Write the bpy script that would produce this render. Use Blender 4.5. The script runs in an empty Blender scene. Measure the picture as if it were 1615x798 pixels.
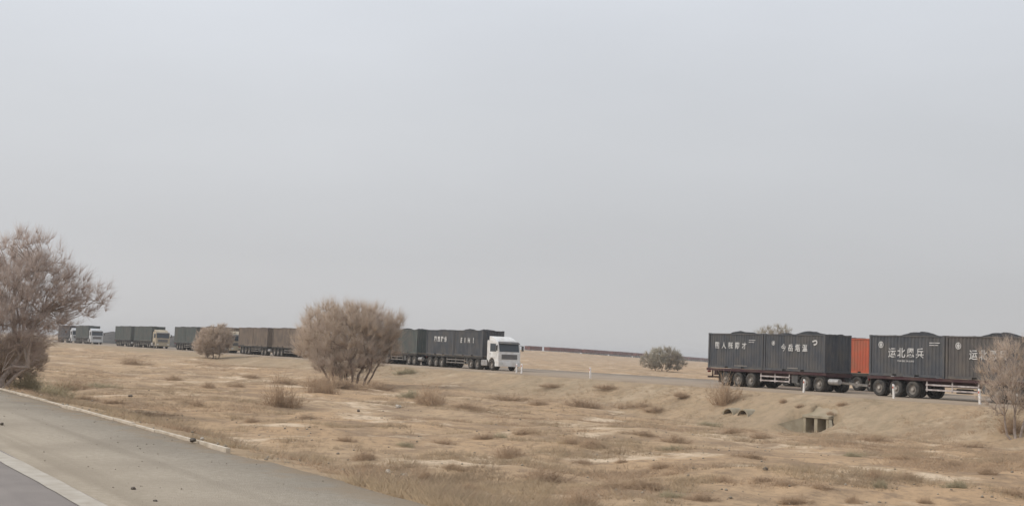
import bpy, bmesh, math, random
import numpy as np
from mathutils import Vector, Matrix

random.seed(7)
rng = np.random.default_rng(11)
S = bpy.context.scene
COL = S.collection
R = math.radians

# ------------------------------------------------------------------ camera
# world: +X = direction the lorries drive, +Y = away from the highway, camera above origin
FPX, CXP, CYP = 2015.0, 807.5, 399.0
CAM = np.array([0.0, 0.0, 2.0])
ROLL, PITCH = math.atan(0.0377), math.atan(153.5 / FPX)
f0 = Vector((-0.861, 0.509, 0)).normalized()
r0 = Vector((f0.y, -f0.x, 0))
up = Vector((0, 0, 1))
fw = (f0 * math.cos(PITCH) + up * math.sin(PITCH)).normalized()
u0 = r0.cross(fw).normalized()
rt = r0 * math.cos(ROLL) + u0 * math.sin(ROLL)
uu = u0 * math.cos(ROLL) - r0 * math.sin(ROLL)
cd = bpy.data.cameras.new('camera')
cam = bpy.data.objects.new('camera', cd); COL.objects.link(cam)
M = Matrix((rt, uu, -fw)).transposed().to_4x4()
M.translation = Vector(CAM)
cam.matrix_world = M
cd.sensor_width = 36.0
cd.lens = 36.0 * FPX / 1615.0
cd.clip_start, cd.clip_end = 0.1, 20000
S.camera = cam

# ------------------------------------------------------------------ sky and sun
SUN_EL, SUN_AZ = R(42), R(205)          # azimuth clockwise from +Y
w = bpy.data.worlds.new('World'); S.world = w; w.use_nodes = True
nt = w.node_tree; nt.nodes.clear()
def N(t, **k):
    n = nt.nodes.new(t)
    for a, b in k.items(): setattr(n, a, b)
    return n
wo = N('ShaderNodeOutputWorld')
sky = N('ShaderNodeTexSky', sky_type='NISHITA', sun_disc=False, sun_elevation=SUN_EL, sun_rotation=SUN_AZ,
        air_density=1.0, dust_density=4.0, ozone_density=1.0)
b1 = N('ShaderNodeBackground'); b1.inputs[1].default_value = 0.05
nt.links.new(sky.outputs[0], b1.inputs[0])
# the cloud deck: even grey veil, a little bluer and brighter towards the zenith
tc = N('ShaderNodeTexCoord'); sep = N('ShaderNodeSeparateXYZ'); nt.links.new(tc.outputs['Generated'], sep.inputs[0])
ramp = N('ShaderNodeValToRGB'); cr = ramp.color_ramp
cr.elements[0].position = 0.0; cr.elements[0].color = (0.545, 0.54, 0.54, 1)
cr.elements[1].position = 1.0; cr.elements[1].color = (0.74, 0.78, 0.85, 1)
e = cr.elements.new(0.07); e.color = (0.55, 0.555, 0.57, 1)
e = cr.elements.new(0.17); e.color = (0.60, 0.615, 0.64, 1)
e = cr.elements.new(0.30); e.color = (0.68, 0.71, 0.76, 1)
nt.links.new(sep.outputs['Z'], ramp.inputs[0])
cn = N('ShaderNodeTexNoise'); cn.inputs['Scale'].default_value = 2.2; cn.inputs['Detail'].default_value = 5.0
mp = N('ShaderNodeMapping'); mp.inputs['Scale'].default_value = (1, 1, 4)
nt.links.new(tc.outputs['Generated'], mp.inputs[0]); nt.links.new(mp.outputs[0], cn.inputs['Vector'])
cm = N('ShaderNodeMapRange'); cm.inputs[3].default_value = 0.90; cm.inputs[4].default_value = 1.10
nt.links.new(cn.outputs[0], cm.inputs[0])
vm = N('ShaderNodeVectorMath', operation='SCALE')
dt = N('ShaderNodeVectorMath', operation='DOT_PRODUCT')          # thin overcast is brighter on the sun's side
dt.inputs[1].default_value = (math.sin(SUN_AZ) * math.cos(SUN_EL), math.cos(SUN_AZ) * math.cos(SUN_EL), math.sin(SUN_EL))
nt.links.new(tc.outputs['Generated'], dt.inputs[0])
ma = N('ShaderNodeMath', operation='MULTIPLY_ADD'); ma.inputs[1].default_value = 0.17; ma.inputs[2].default_value = 0.985
nt.links.new(dt.outputs['Value'], ma.inputs[0])
mm = N('ShaderNodeMath', operation='MULTIPLY'); nt.links.new(ma.outputs[0], mm.inputs[0]); nt.links.new(cm.outputs[0], mm.inputs[1])
nt.links.new(ramp.outputs[0], vm.inputs[0]); nt.links.new(mm.outputs[0], vm.inputs['Scale'])
b2 = N('ShaderNodeBackground'); b2.inputs[1].default_value = 1.0
nt.links.new(vm.outputs[0], b2.inputs[0])
mx = N('ShaderNodeMixShader'); mx.inputs[0].default_value = 0.88
nt.links.new(b1.outputs[0], mx.inputs[1]); nt.links.new(b2.outputs[0], mx.inputs[2])
nt.links.new(mx.outputs[0], wo.inputs[0])

sl = bpy.data.lights.new('sun', 'SUN'); sl.energy = 1.5; sl.angle = R(14); sl.color = (1.0, 0.95, 0.87)
so = bpy.data.objects.new('sun', sl); COL.objects.link(so)
sd = Vector((math.sin(SUN_AZ) * math.cos(SUN_EL), math.cos(SUN_AZ) * math.cos(SUN_EL), math.sin(SUN_EL)))
so.rotation_euler = sd.to_track_quat('Z', 'Y').to_euler(); so.location = (0, -20, 60)

vs = S.view_settings
S.display_settings.display_device = 'sRGB'
vs.view_transform = 'Standard'; vs.look = 'None'; vs.exposure = 0.22; vs.gamma = 1.0; vs.use_curve_mapping = False
S.cycles.volume_bounces = 0
S.cycles.max_bounces = 6

# ------------------------------------------------------------------ materials
def mat(name, c, rough=0.85, c2=None, scale=4.0, bump=0.0, metal=0.0, detail=5.0, c3=None, scale3=0.7, spec=0.3, rand=True, bscale=None, thr=(0.4, 0.65)):
    m = bpy.data.materials.new(name); m.use_nodes = True
    t = m.node_tree; b = t.nodes['Principled BSDF']
    b.inputs['Roughness'].default_value = rough; b.inputs['Metallic'].default_value = metal
    b.inputs['Specular IOR Level'].default_value = spec
    b.inputs['Base Color'].default_value = (*c, 1)
    if c2 is None and not bump: return m
    tcn = t.nodes.new('ShaderNodeTexCoord'); vec = tcn.outputs['Object']
    if rand:
        oi = t.nodes.new('ShaderNodeObjectInfo')
        ml = t.nodes.new('ShaderNodeMath'); ml.operation = 'MULTIPLY'; ml.inputs[1].default_value = 97.0
        ad = t.nodes.new('ShaderNodeVectorMath'); ad.operation = 'ADD'
        t.links.new(oi.outputs['Random'], ml.inputs[0]); t.links.new(vec, ad.inputs[0]); t.links.new(ml.outputs[0], ad.inputs[1])
        vec = ad.outputs[0]
    def noise(s, d):
        n = t.nodes.new('ShaderNodeTexNoise'); n.inputs['Scale'].default_value = s; n.inputs['Detail'].default_value = d
        t.links.new(vec, n.inputs['Vector']); return n.outputs[0]
    def mixc(fac, a, bcol, lo, hi):
        mr = t.nodes.new('ShaderNodeMapRange'); mr.inputs[1].default_value = lo; mr.inputs[2].default_value = hi
        t.links.new(fac, mr.inputs[0])
        mi = t.nodes.new('ShaderNodeMix'); mi.data_type = 'RGBA'
        t.links.new(mr.outputs[0], mi.inputs['Factor'])
        for sock, v in ((mi.inputs[6], a), (mi.inputs[7], bcol)):
            if isinstance(v, tuple): sock.default_value = (*v, 1)
            else: t.links.new(v, sock)
        return mi.outputs[2]
    if c2 is not None:
        o = mixc(noise(scale, detail), c, c2, *thr)
        if c3 is not None: o = mixc(noise(scale3, 4.0), o, c3, 0.45, 0.72)
        t.links.new(o, b.inputs['Base Color'])
    if bump:
        bp = t.nodes.new('ShaderNodeBump'); bp.inputs['Strength'].default_value = bump; bp.inputs['Distance'].default_value = 0.05
        t.links.new(noise(bscale or scale * 3, 6.0), bp.inputs['Height']); t.links.new(bp.outputs[0], b.inputs['Normal'])
    return m

MT = {}
MT['asphalt'] = mat('asphalt', (0.335, 0.288, 0.255), 0.9, (0.385, 0.33, 0.29), 1.2, 0.3, rand=False, bscale=60)
MT['gravel'] = mat('shoulder_gravel', (0.36, 0.305, 0.235), 0.95, (0.41, 0.35, 0.275), 9.0, 0.6, rand=False, bscale=40, c3=(0.31, 0.26, 0.20), scale3=0.35)
def add_streaks(m, dark):              # wheel-polished bands running along the road (worn-in colour)
    t = m.node_tree; b = t.nodes['Principled BSDF']; src = b.inputs['Base Color'].links[0].from_socket
    tcn = t.nodes.new('ShaderNodeTexCoord'); mpn = t.nodes.new('ShaderNodeMapping'); mpn.inputs['Scale'].default_value = (0.025, 1.6, 1.0)
    n = t.nodes.new('ShaderNodeTexNoise'); n.inputs['Scale'].default_value = 1.0; n.inputs['Detail'].default_value = 5.0
    mr = t.nodes.new('ShaderNodeMapRange'); mr.inputs[1].default_value = 0.5; mr.inputs[2].default_value = 0.72; mr.inputs[4].default_value = 0.7
    mi = t.nodes.new('ShaderNodeMix'); mi.data_type = 'RGBA'; mi.inputs[7].default_value = (*dark, 1)
    t.links.new(tcn.outputs['Object'], mpn.inputs[0]); t.links.new(mpn.outputs[0], n.inputs['Vector']); t.links.new(n.outputs[0], mr.inputs[0])
    t.links.new(mr.outputs[0], mi.inputs['Factor']); t.links.new(src, mi.inputs[6]); t.links.new(mi.outputs[2], b.inputs['Base Color'])
def add_drift(m, sand):                # blown sand lying over the outer edge, ragged inwards
    t = m.node_tree; b = t.nodes['Principled BSDF']; src = b.inputs['Base Color'].links[0].from_socket
    tcn = t.nodes.new('ShaderNodeTexCoord'); sx_ = t.nodes.new('ShaderNodeSeparateXYZ'); t.links.new(tcn.outputs['Object'], sx_.inputs[0])
    n = t.nodes.new('ShaderNodeTexNoise'); n.inputs['Scale'].default_value = 0.9; n.inputs['Detail'].default_value = 8.0; n.inputs['Roughness'].default_value = 0.65
    t.links.new(tcn.outputs['Object'], n.inputs['Vector'])
    a_ = t.nodes.new('ShaderNodeMath'); a_.operation = 'MULTIPLY_ADD'; a_.inputs[1].default_value = 3.2; t.links.new(n.outputs[0], a_.inputs[0]); t.links.new(sx_.outputs['Y'], a_.inputs[2])
    mr = t.nodes.new('ShaderNodeMapRange'); mr.inputs[1].default_value = 8.6; mr.inputs[2].default_value = 9.5; t.links.new(a_.outputs[0], mr.inputs[0])
    mi = t.nodes.new('ShaderNodeMix'); mi.data_type = 'RGBA'; mi.inputs[7].default_value = (*sand, 1)
    t.links.new(mr.outputs[0], mi.inputs['Factor']); t.links.new(src, mi.inputs[6]); t.links.new(mi.outputs[2], b.inputs['Base Color'])
add_drift(MT['gravel'], (0.39, 0.29, 0.19))
add_streaks(MT['gravel'], (0.27, 0.225, 0.17)); add_streaks(MT['asphalt'], (0.25, 0.218, 0.197))
MT['haul'] = mat('haul_road_surface', (0.275, 0.218, 0.165), 0.95, (0.33, 0.262, 0.195), 0.35, 0.3, rand=False, bscale=12)
MT['paint_line'] = mat('road_paint', (0.47, 0.425, 0.36), 0.8, (0.37, 0.32, 0.255), 3.0, rand=False, thr=(0.35, 0.7), detail=8.0)
MT['kerb'] = mat('kerb_concrete', (0.60, 0.52, 0.42), 0.9, (0.45, 0.38, 0.29), 3.0, 0.2, rand=False)
MT['concrete'] = mat('culvert_concrete', (0.37, 0.32, 0.235), 0.9, (0.28, 0.235, 0.165), 2.0, 0.3)
MT['hole_shade'] = mat('culvert_inside_shade', (0.10, 0.08, 0.06), 1.0, (0.07, 0.055, 0.04), 2.0)  # dark colour stands in for the shade inside the culverts
MT['slate'] = mat('slate_container_paint', (0.060, 0.066, 0.076), 0.65, (0.080, 0.085, 0.094), 1.2, 0.0, c3=(0.105, 0.098, 0.09), scale3=0.9)
MT['slate_warm'] = mat('dusty_container_paint', (0.135, 0.108, 0.09), 0.7, (0.17, 0.135, 0.108), 1.2, c3=(0.21, 0.165, 0.125), scale3=0.8)
MT['slate_green'] = mat('green_grey_container_paint', (0.072, 0.09, 0.086), 0.65, (0.095, 0.11, 0.105), 1.2, c3=(0.115, 0.105, 0.095), scale3=0.8)
MT['slate_brown'] = mat('brownish_container_paint', (0.085, 0.08, 0.078), 0.65, (0.11, 0.10, 0.094), 1.2, c3=(0.14, 0.12, 0.10), scale3=0.9)
MT['orange'] = mat('orange_red_container_paint', (0.55, 0.12, 0.06), 0.6, (0.46, 0.11, 0.06), 1.0, c3=(0.34, 0.14, 0.085), scale3=0.8)
def add_dust(m, col, amount=0.75):     # run-down streaks of road dust and rust
    t = m.node_tree; b = t.nodes['Principled BSDF']; src = b.inputs['Base Color'].links[0].from_socket
    tcn = t.nodes.new('ShaderNodeTexCoord'); mpn = t.nodes.new('ShaderNodeMapping'); mpn.inputs['Scale'].default_value = (2.6, 2.6, 0.45)
    oi = t.nodes.new('ShaderNodeObjectInfo'); ml = t.nodes.new('ShaderNodeMath'); ml.operation = 'MULTIPLY'; ml.inputs[1].default_value = 41.0
    ad = t.nodes.new('ShaderNodeVectorMath'); ad.operation = 'ADD'
    n = t.nodes.new('ShaderNodeTexNoise'); n.inputs['Scale'].default_value = 1.0; n.inputs['Detail'].default_value = 7.0; n.inputs['Roughness'].default_value = 0.65
    mr = t.nodes.new('ShaderNodeMapRange'); mr.inputs[1].default_value = 0.48; mr.inputs[2].default_value = 0.72; mr.inputs[4].default_value = amount
    mi = t.nodes.new('ShaderNodeMix'); mi.data_type = 'RGBA'; mi.inputs[7].default_value = (*col, 1)
    t.links.new(tcn.outputs['Object'], mpn.inputs[0]); t.links.new(oi.outputs['Random'], ml.inputs[0]); t.links.new(mpn.outputs[0], ad.inputs[0]); t.links.new(ml.outputs[0], ad.inputs[1])
    t.links.new(ad.outputs[0], n.inputs['Vector']); t.links.new(n.outputs[0], mr.inputs[0])
    t.links.new(mr.outputs[0], mi.inputs['Factor']); t.links.new(src, mi.inputs[6]); t.links.new(mi.outputs[2], b.inputs['Base Color'])
for k_, c_ in (('slate', (0.125, 0.117, 0.112)), ('slate_green', (0.15, 0.14, 0.115)), ('slate_warm', (0.24, 0.18, 0.13)), ('orange', (0.36, 0.13, 0.075))): add_dust(MT[k_], c_)
MT['letter'] = mat('faded_white_letters', (0.58, 0.57, 0.55), 0.8, (0.22, 0.22, 0.22), 3.5, thr=(0.5, 0.68), detail=8.0)
MT['coal'] = mat('coal', (0.022, 0.022, 0.024), 0.8, (0.04, 0.038, 0.037), 3.0, 0.8, bscale=8)
MT['chassis'] = mat('maroon_chassis_paint', (0.055, 0.022, 0.026), 0.7, (0.085, 0.05, 0.042), 1.5)
MT['chassis_dark'] = mat('dark_chassis_paint', (0.035, 0.034, 0.033), 0.7, (0.07, 0.06, 0.05), 1.5)
MT['guard'] = mat('white_guard_rail', (0.50, 0.45, 0.43), 0.6, (0.30, 0.25, 0.23), 2.5)
MT['guard_grey'] = mat('grey_guard_rail', (0.24, 0.22, 0.20), 0.6, (0.17, 0.15, 0.13), 2.5)
MT['tyre'] = mat('tyre_rubber', (0.04, 0.038, 0.036), 0.9, (0.09, 0.08, 0.068), 3.0)
MT['rim'] = mat('dusty_steel_rim', (0.24, 0.215, 0.19), 0.7, (0.17, 0.15, 0.13), 4.0)
MT['hub'] = mat('wheel_hub', (0.45, 0.41, 0.36), 0.6, (0.3, 0.26, 0.22), 4.0)
MT['steel'] = mat('dark_steel', (0.09, 0.088, 0.085), 0.6, (0.13, 0.12, 0.11), 3.0)
MT['tank'] = mat('fuel_tank_metal', (0.42, 0.41, 0.40), 0.45, (0.28, 0.26, 0.24), 3.0, metal=0.4)
MT['cab_white'] = mat('white_cab_paint', (0.74, 0.73, 0.71), 0.4, (0.62, 0.59, 0.55), 1.6, spec=0.5)
MT['cab_dusty'] = mat('dusty_beige_cab_paint', (0.44, 0.375, 0.27), 0.6, (0.34, 0.285, 0.21), 1.6)
MT['cab_grey'] = mat('pale_grey_cab_paint', (0.55, 0.56, 0.57), 0.5, (0.42, 0.42, 0.41), 1.6)
MT['glass'] = mat('cab_glass', (0.035, 0.045, 0.055), 0.08, spec=0.6)
MT['grille'] = mat('cab_grille', (0.20, 0.205, 0.21), 0.5, (0.27, 0.26, 0.25), 4.0)
MT['lamp'] = mat('headlight_glass', (0.6, 0.6, 0.58), 0.15, spec=0.6)
MT['red_lamp'] = mat('tail_light_lens', (0.35, 0.02, 0.02), 0.3)
MT['bumper_dark'] = mat('dark_bumper', (0.10, 0.10, 0.10), 0.6, (0.16, 0.14, 0.12), 3.0)
MT['wagon'] = mat('red_brown_wagon_paint', (0.20, 0.062, 0.042), 0.75, (0.10, 0.042, 0.034), 1.0)
MT['rail'] = mat('rail_steel', (0.12, 0.09, 0.07), 0.6)
MT['ballast'] = mat('track_ballast', (0.33, 0.27, 0.22), 0.95, (0.27, 0.22, 0.18), 1.0)
MT['post'] = mat('white_post_plastic', (0.80, 0.78, 0.75), 0.6, (0.68, 0.64, 0.6), 4.0)
MT['band'] = mat('post_reflector', (0.45, 0.10, 0.06), 0.5)
MT['stone'] = mat('dark_stone', (0.10, 0.085, 0.07), 0.9, (0.2, 0.17, 0.14), 6.0, 0.4)
MT['pale_stone'] = mat('pale_stone', (0.58, 0.52, 0.44), 0.9, (0.42, 0.36, 0.29), 6.0, 0.4)
MT['pebble'] = mat('brown_pebbles', (0.22, 0.185, 0.14), 0.95, (0.38, 0.33, 0.26), 0.7, rand=False)
MT['mound'] = mat('dark_mound', (0.06, 0.058, 0.055), 0.9, (0.10, 0.09, 0.08), 0.6, 0.5)
MT['bark_l'] = mat('pale_bark', (0.42, 0.35, 0.30), 0.9, (0.30, 0.24, 0.20), 6.0)
MT['bark'] = mat('brown_bark', (0.24, 0.18, 0.14), 0.9, (0.17, 0.125, 0.10), 6.0)
MT['twig_mauve'] = mat('mauve_twigs', (0.52, 0.42, 0.36), 0.9, (0.42, 0.325, 0.27), 0.9, thr=(0.35, 0.65))
MT['twig_brown'] = mat('brown_twigs', (0.52, 0.41, 0.325), 0.9, (0.40, 0.30, 0.215), 0.45, thr=(0.35, 0.65))
MT['twig_grey'] = mat('grey_green_twigs', (0.37, 0.33, 0.255), 0.9, (0.31, 0.255, 0.19), 0.5)
MT['shrub'] = mat('dry_shrub_stems', (0.47, 0.33, 0.215), 0.95, (0.35, 0.242, 0.156), 1.5)
MT['shrub_olive'] = mat('olive_shrub_stems', (0.40, 0.335, 0.215), 0.95, (0.29, 0.24, 0.15), 1.5)
MT['grass'] = mat('dry_grass', (0.46, 0.34, 0.215), 0.95, (0.30, 0.218, 0.14), 0.3, rand=False, thr=(0.35, 0.65))

def ground_material():
    m = bpy.data.materials.new('sandy_steppe_ground'); m.use_nodes = True
    t = m.node_tree; b = t.nodes['Principled BSDF']; b.inputs['Roughness'].default_value = 0.97
    b.inputs['Specular IOR Level'].default_value = 0.1
    tcn = t.nodes.new('ShaderNodeTexCoord'); vec = tcn.outputs['Object']
    def noise(s, d, rough=0.55):
        n = t.nodes.new('ShaderNodeTexNoise'); n.inputs['Scale'].default_value = s
        n.inputs['Detail'].default_value = d; n.inputs['Roughness'].default_value = rough
        t.links.new(vec, n.inputs['Vector']); return n.outputs[0]
    def rng_(f, lo, hi, a=0.0, bb=1.0):
        mr = t.nodes.new('ShaderNodeMapRange'); mr.inputs[1].default_value = lo; mr.inputs[2].default_value = hi
        mr.inputs[3].default_value = a; mr.inputs[4].default_value = bb
        t.links.new(f, mr.inputs[0]); return mr.outputs[0]
    def mix(f, a, c):
        mi = t.nodes.new('ShaderNodeMix'); mi.data_type = 'RGBA'; t.links.new(f, mi.inputs['Factor'])
        for s, v in ((mi.inputs[6], a), (mi.inputs[7], c)):
            if isinstance(v, tuple): s.default_value = (*v, 1)
            else: t.links.new(v, s)
        return mi.outputs[2]
    base = mix(rng_(noise(0.05, 4), 0.38, 0.62), (0.475, 0.322, 0.194), (0.455, 0.328, 0.21))
    base = mix(rng_(noise(0.35, 7, 0.65), 0.46, 0.62), base, (0.30, 0.212, 0.138))     # litter and dry stubble
    base = mix(rng_(noise(0.27, 7, 0.62), 0.545, 0.65), base, (0.64, 0.50, 0.355))            # bare pale sand
    base = mix(rng_(noise(2.2, 7, 0.7), 0.5, 0.68), base, (0.27, 0.195, 0.13))
    # embankment and verge soil is greyer
    at = t.nodes.new('ShaderNodeAttribute'); at.attribute_name = 'verge'
    vc = mix(rng_(noise(1.1, 7, 0.65), 0.42, 0.66), (0.37, 0.28, 0.188), (0.285, 0.225, 0.15))
    base = mix(at.outputs['Fac'], base, vc)
    t.links.new(base, b.inputs['Base Color'])
    bp = t.nodes.new('ShaderNodeBump'); bp.inputs['Strength'].default_value = 0.9; bp.inputs['Distance'].default_value = 0.12
    t.links.new(noise(4.0, 7, 0.65), bp.inputs['Height']); t.links.new(bp.outputs[0], b.inputs['Normal'])
    return m
MT['ground'] = ground_material()
MT['verge'] = mat('embankment_soil', (0.345, 0.276, 0.192), 0.97, (0.27, 0.225, 0.15), 1.1, 0.6, rand=False)

# ------------------------------------------------------------------ helpers
def tag(o, label=None, cat=None, group=None, kind=None):
    if label: o['label'] = label
    if cat: o['category'] = cat
    if group: o['group'] = group
    if kind: o['kind'] = kind
    return o
def link(name, me, parent=None, mtx=None):
    o = bpy.data.objects.new(name, me); COL.objects.link(o)
    if parent: o.parent = parent
    if mtx is not None: o.matrix_local = mtx
    return o
def empty(name, loc, rz=0.0):
    o = bpy.data.objects.new(name, None); COL.objects.link(o)
    o.location = loc; o.rotation_euler = (0, 0, rz); o.empty_display_size = 0.3
    return o
class MB:
    def __init__(s): s.v, s.f = [], []
    def poly(s, vs_, fs):
        n = len(s.v); s.v += [tuple(p) for p in vs_]; s.f += [tuple(i + n for i in f) for f in fs]; return s
    def box(s, x0, x1, y0, y1, z0, z1):
        return s.poly([(x0, y0, z0), (x1, y0, z0), (x1, y1, z0), (x0, y1, z0), (x0, y0, z1), (x1, y0, z1), (x1, y1, z1), (x0, y1, z1)],
                      [(0, 3, 2, 1), (4, 5, 6, 7), (0, 1, 5, 4), (1, 2, 6, 5), (2, 3, 7, 6), (3, 0, 4, 7)])
    def prism(s, prof, y0, y1):       # prof: (x,z) counter-clockwise seen from -y
        n = len(prof)
        vv = [(x, y0, z) for x, z in prof] + [(x, y1, z) for x, z in prof]
        ff = [tuple(range(n)), tuple(range(2 * n - 1, n - 1, -1))]
        ff += [(i, i + n, (i + 1) % n + n, (i + 1) % n) for i in range(n)]
        return s.poly(vv, ff)
    def cyl(s, p0, p1, r0_, r1_=None, n=10, caps=True):
        r1_ = r0_ if r1_ is None else r1_
        a, b = Vector(p0), Vector(p1); d = (b - a).normalized()
        t = d.orthogonal().normalized(); q = d.cross(t)
        vv = []
        for c, rr in ((a, r0_), (b, r1_)):
            for i in range(n):
                an = 2 * math.pi * i / n; vv.append(c + (t * math.cos(an) + q * math.sin(an)) * rr)
        ff = [(i, (i + 1) % n, (i + 1) % n + n, i + n) for i in range(n)]
        if caps: ff += [tuple(range(n - 1, -1, -1)), tuple(range(n, 2 * n))]
        return s.poly(vv, ff)
    def lathe_y(s, prof, n=20):       # prof: (r, y) revolved round the y axis
        k = len(prof); vv = []
        for i in range(n):
            a = 2 * math.pi * i / n
            vv += [(r * math.cos(a), y, r * math.sin(a)) for r, y in prof]
        ff = []
        for i in range(n):
            for j in range(k - 1):
                a0, a1 = i * k + j, ((i + 1) % n) * k + j
                ff.append((a0, a0 + 1, a1 + 1, a1))
        return s.poly(vv, ff)
    def mesh(s, name, m, bevel=0.0, smooth=False):
        me = bpy.data.meshes.new(name); me.from_pydata(s.v, [], s.f)
        bm = bmesh.new(); bm.from_mesh(me)
        bmesh.ops.recalc_face_normals(bm, faces=bm.faces)
        if bevel:
            bmesh.ops.bevel(bm, geom=[e_ for e_ in bm.edges if e_.calc_face_angle(0) > 0.5], offset=bevel, segments=2, affect='EDGES', profile=0.7)
        bm.to_mesh(me); bm.free()
        if smooth: me.polygons.foreach_set('use_smooth', [True] * len(me.polygons))
        me.materials.append(MT[m] if isinstance(m, str) else m)
        return me
def npmesh(name, v, f, m):
    me = bpy.data.meshes.new(name)
    v = np.asarray(v, np.float32); f = np.asarray(f, np.int32); k = f.shape[1]
    me.vertices.add(len(v)); me.vertices.foreach_set('co', v.ravel())
    me.loops.add(f.size); me.loops.foreach_set('vertex_index', f.ravel())
    me.polygons.add(len(f)); me.polygons.foreach_set('loop_start', np.arange(0, f.size, k, dtype=np.int32))
    me.update(); me.validate(); me.materials.append(MT[m]); return me

class Kit:                            # a thing built once: parts, sub-parts; place() makes an individual
    def __init__(s): s.parts = []
    def add(s, name, me, parent=None, loc=(0, 0, 0), rz=0.0, slot=None, kind=None):
        s.parts.append((name, me, parent, loc, rz, slot, kind)); return len(s.parts) - 1
    def place(s, name, loc, label, cat, group=None, rz=0.0, paint=None):
        root = tag(empty(name, loc, rz), label, cat, group); made = []
        for (n, me, par, l, r, slot, kind) in s.parts:
            o = bpy.data.objects.new(n, me); COL.objects.link(o)
            o.parent = root if par is None else made[par]
            o.location = l; o.rotation_euler = (0, 0, r)
            if paint and slot in paint:
                o.material_slots[0].link = 'OBJECT'; o.material_slots[0].material = MT[paint[slot]]
            if kind: o['kind'] = kind
            made.append(o)
        return root

# ------------------------------------------------------------------ terrain
def hash2(ix, iy, seed):
    h = (ix.astype(np.int64) * 374761393 + iy.astype(np.int64) * 668265263 + seed * 974711) & 0x7fffffff
    h = ((h ^ (h >> 13)) * 1274126177) & 0x7fffffff
    return ((h ^ (h >> 16)) & 0xffff) / 65535.0
def vnoise(x, y, s, seed=0):
    x = np.asarray(x, float) / s; y = np.asarray(y, float) / s
    ix, iy = np.floor(x), np.floor(y); fx, fy = x - ix, y - iy
    fx = fx * fx * fx * (fx * (fx * 6 - 15) + 10); fy = fy * fy * fy * (fy * (fy * 6 - 15) + 10)
    a, b = hash2(ix, iy, seed), hash2(ix + 1, iy, seed)
    c, d = hash2(ix, iy + 1, seed), hash2(ix + 1, iy + 1, seed)
    return ((a * (1 - fx) + b * fx) * (1 - fy) + (c * (1 - fx) + d * fx) * fy) * 2 - 1
def sst(a, b, t):
    t = np.clip((t - a) / (b - a), 0, 1); return t * t * (3 - 2 * t)

BOXC = (-57.4, 55.7, -2.3)           # foot of the box culvert's face
ROAD0, ROAD1 = 58.9, 77.0              # haul road edges (world Y)
SH0, SH1 = 3.75, 7.72                    # highway shoulder
RAIL = [(-120, 480), (-60, 530), (0, 592), (30, 650), (70, 755), (123, 900), (175, 1045), (260, 1290)]   # (right, depth) of the railway
RLX = np.array([p[0] for p in RAIL], float); RDP = np.array([p[1] for p in RAIL], float)
RAZ = RLX / RDP
RZ = np.interp(RDP, [480, 600, 680, 900, 1000, 1290], [1.8, 1.45, 1.05, -0.75, -1.7, -3.4])
def gz(X, Y):
    X = np.asarray(X, float); Y = np.asarray(Y, float)
    D = f0.x * X + f0.y * Y; L = r0.x * X + r0.y * Y
    far = sst(200, 900, np.hypot(X, Y))
    p = -1.15 + 0.30 * vnoise(X, Y, 31, 1) + 0.17 * vnoise(X, Y, 9, 2) + (0.13 * vnoise(X, Y, 2.9, 3) + 0.055 * vnoise(X, Y, 1.1, 4)) * (1 - far)
    p = p + 0.55 * sst(-110, -200, X) * (1 - sst(60, 90, Y))
    p = p - 1.05 * np.exp(-((X + 62) / 25.0) ** 2) * sst(24, 50, Y) * (1 - sst(80, 100, Y))
    p = p + 0.5 * sst(80, 120, Y)
    az = L / np.maximum(D, 1.0)
    zr = np.interp(az, RAZ, RZ); dr = np.interp(az, RAZ, RDP)
    q = (D - dr)
    wgt = np.where(q < 0, np.exp(-(q / 190.0) ** 2), np.exp(-(q / 60.0) ** 2)) * (D > 50) * sst(-0.45, -0.2, az) * (1 - sst(0.25, 0.5, az))
    p = p + (zr - 0.35 + 1.75 * np.exp(-((q + 70) / 40.0) ** 2) * (1 - 0.55 * sst(0.03, 0.12, az)) - p) * wgt
    p = p - 1.4 * sst(40, 300, q) * (D > 50)
    # embankments
    p = np.where(Y < 30, -0.13 + (p + 0.13) * sst(SH1 + 0.2, 14.0, Y), p)
    wr = sst(52.3, ROAD0 + 0.2, Y) ** 1.2 * (1 - sst(ROAD1 - 0.2, 84, Y))
    p = p + (-0.10 - p) * wr
    cut = sst(2.6, 1.5, np.abs(X - BOXC[0])) * (Y < BOXC[1] + 0.15) * sst(47, 54, Y)      # channel in front of the box culvert
    p = p + (np.minimum(p, BOXC[2] - 0.02) - p) * cut
    p = np.where((np.abs(X - BOXC[0]) < 0.98) & (Y >= BOXC[1] - 0.2) & (Y < BOXC[1] + 1.12), BOXC[2] - 0.06, p)   # inside it
    return p
def ray(px, py):
    d = fw * FPX + rt * (px - CXP) - uu * (py - CYP); return np.array(d.normalized())
def ground_at(px, py):                 # where the sight line through a point of the photograph meets the ground
    d = ray(px, py); t = np.concatenate([np.arange(4, 400, 0.25)])
    P = CAM + d * t[:, None]; h = P[:, 2] - gz(P[:, 0], P[:, 1])
    i = np.argmax(h < 0); 
    if h[i] >= 0: i = len(t) - 1
    return P[i, 0], P[i, 1], float(gz(P[i, 0], P[i, 1])), float(np.dot(P[i] - CAM, np.array(fw)))

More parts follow.
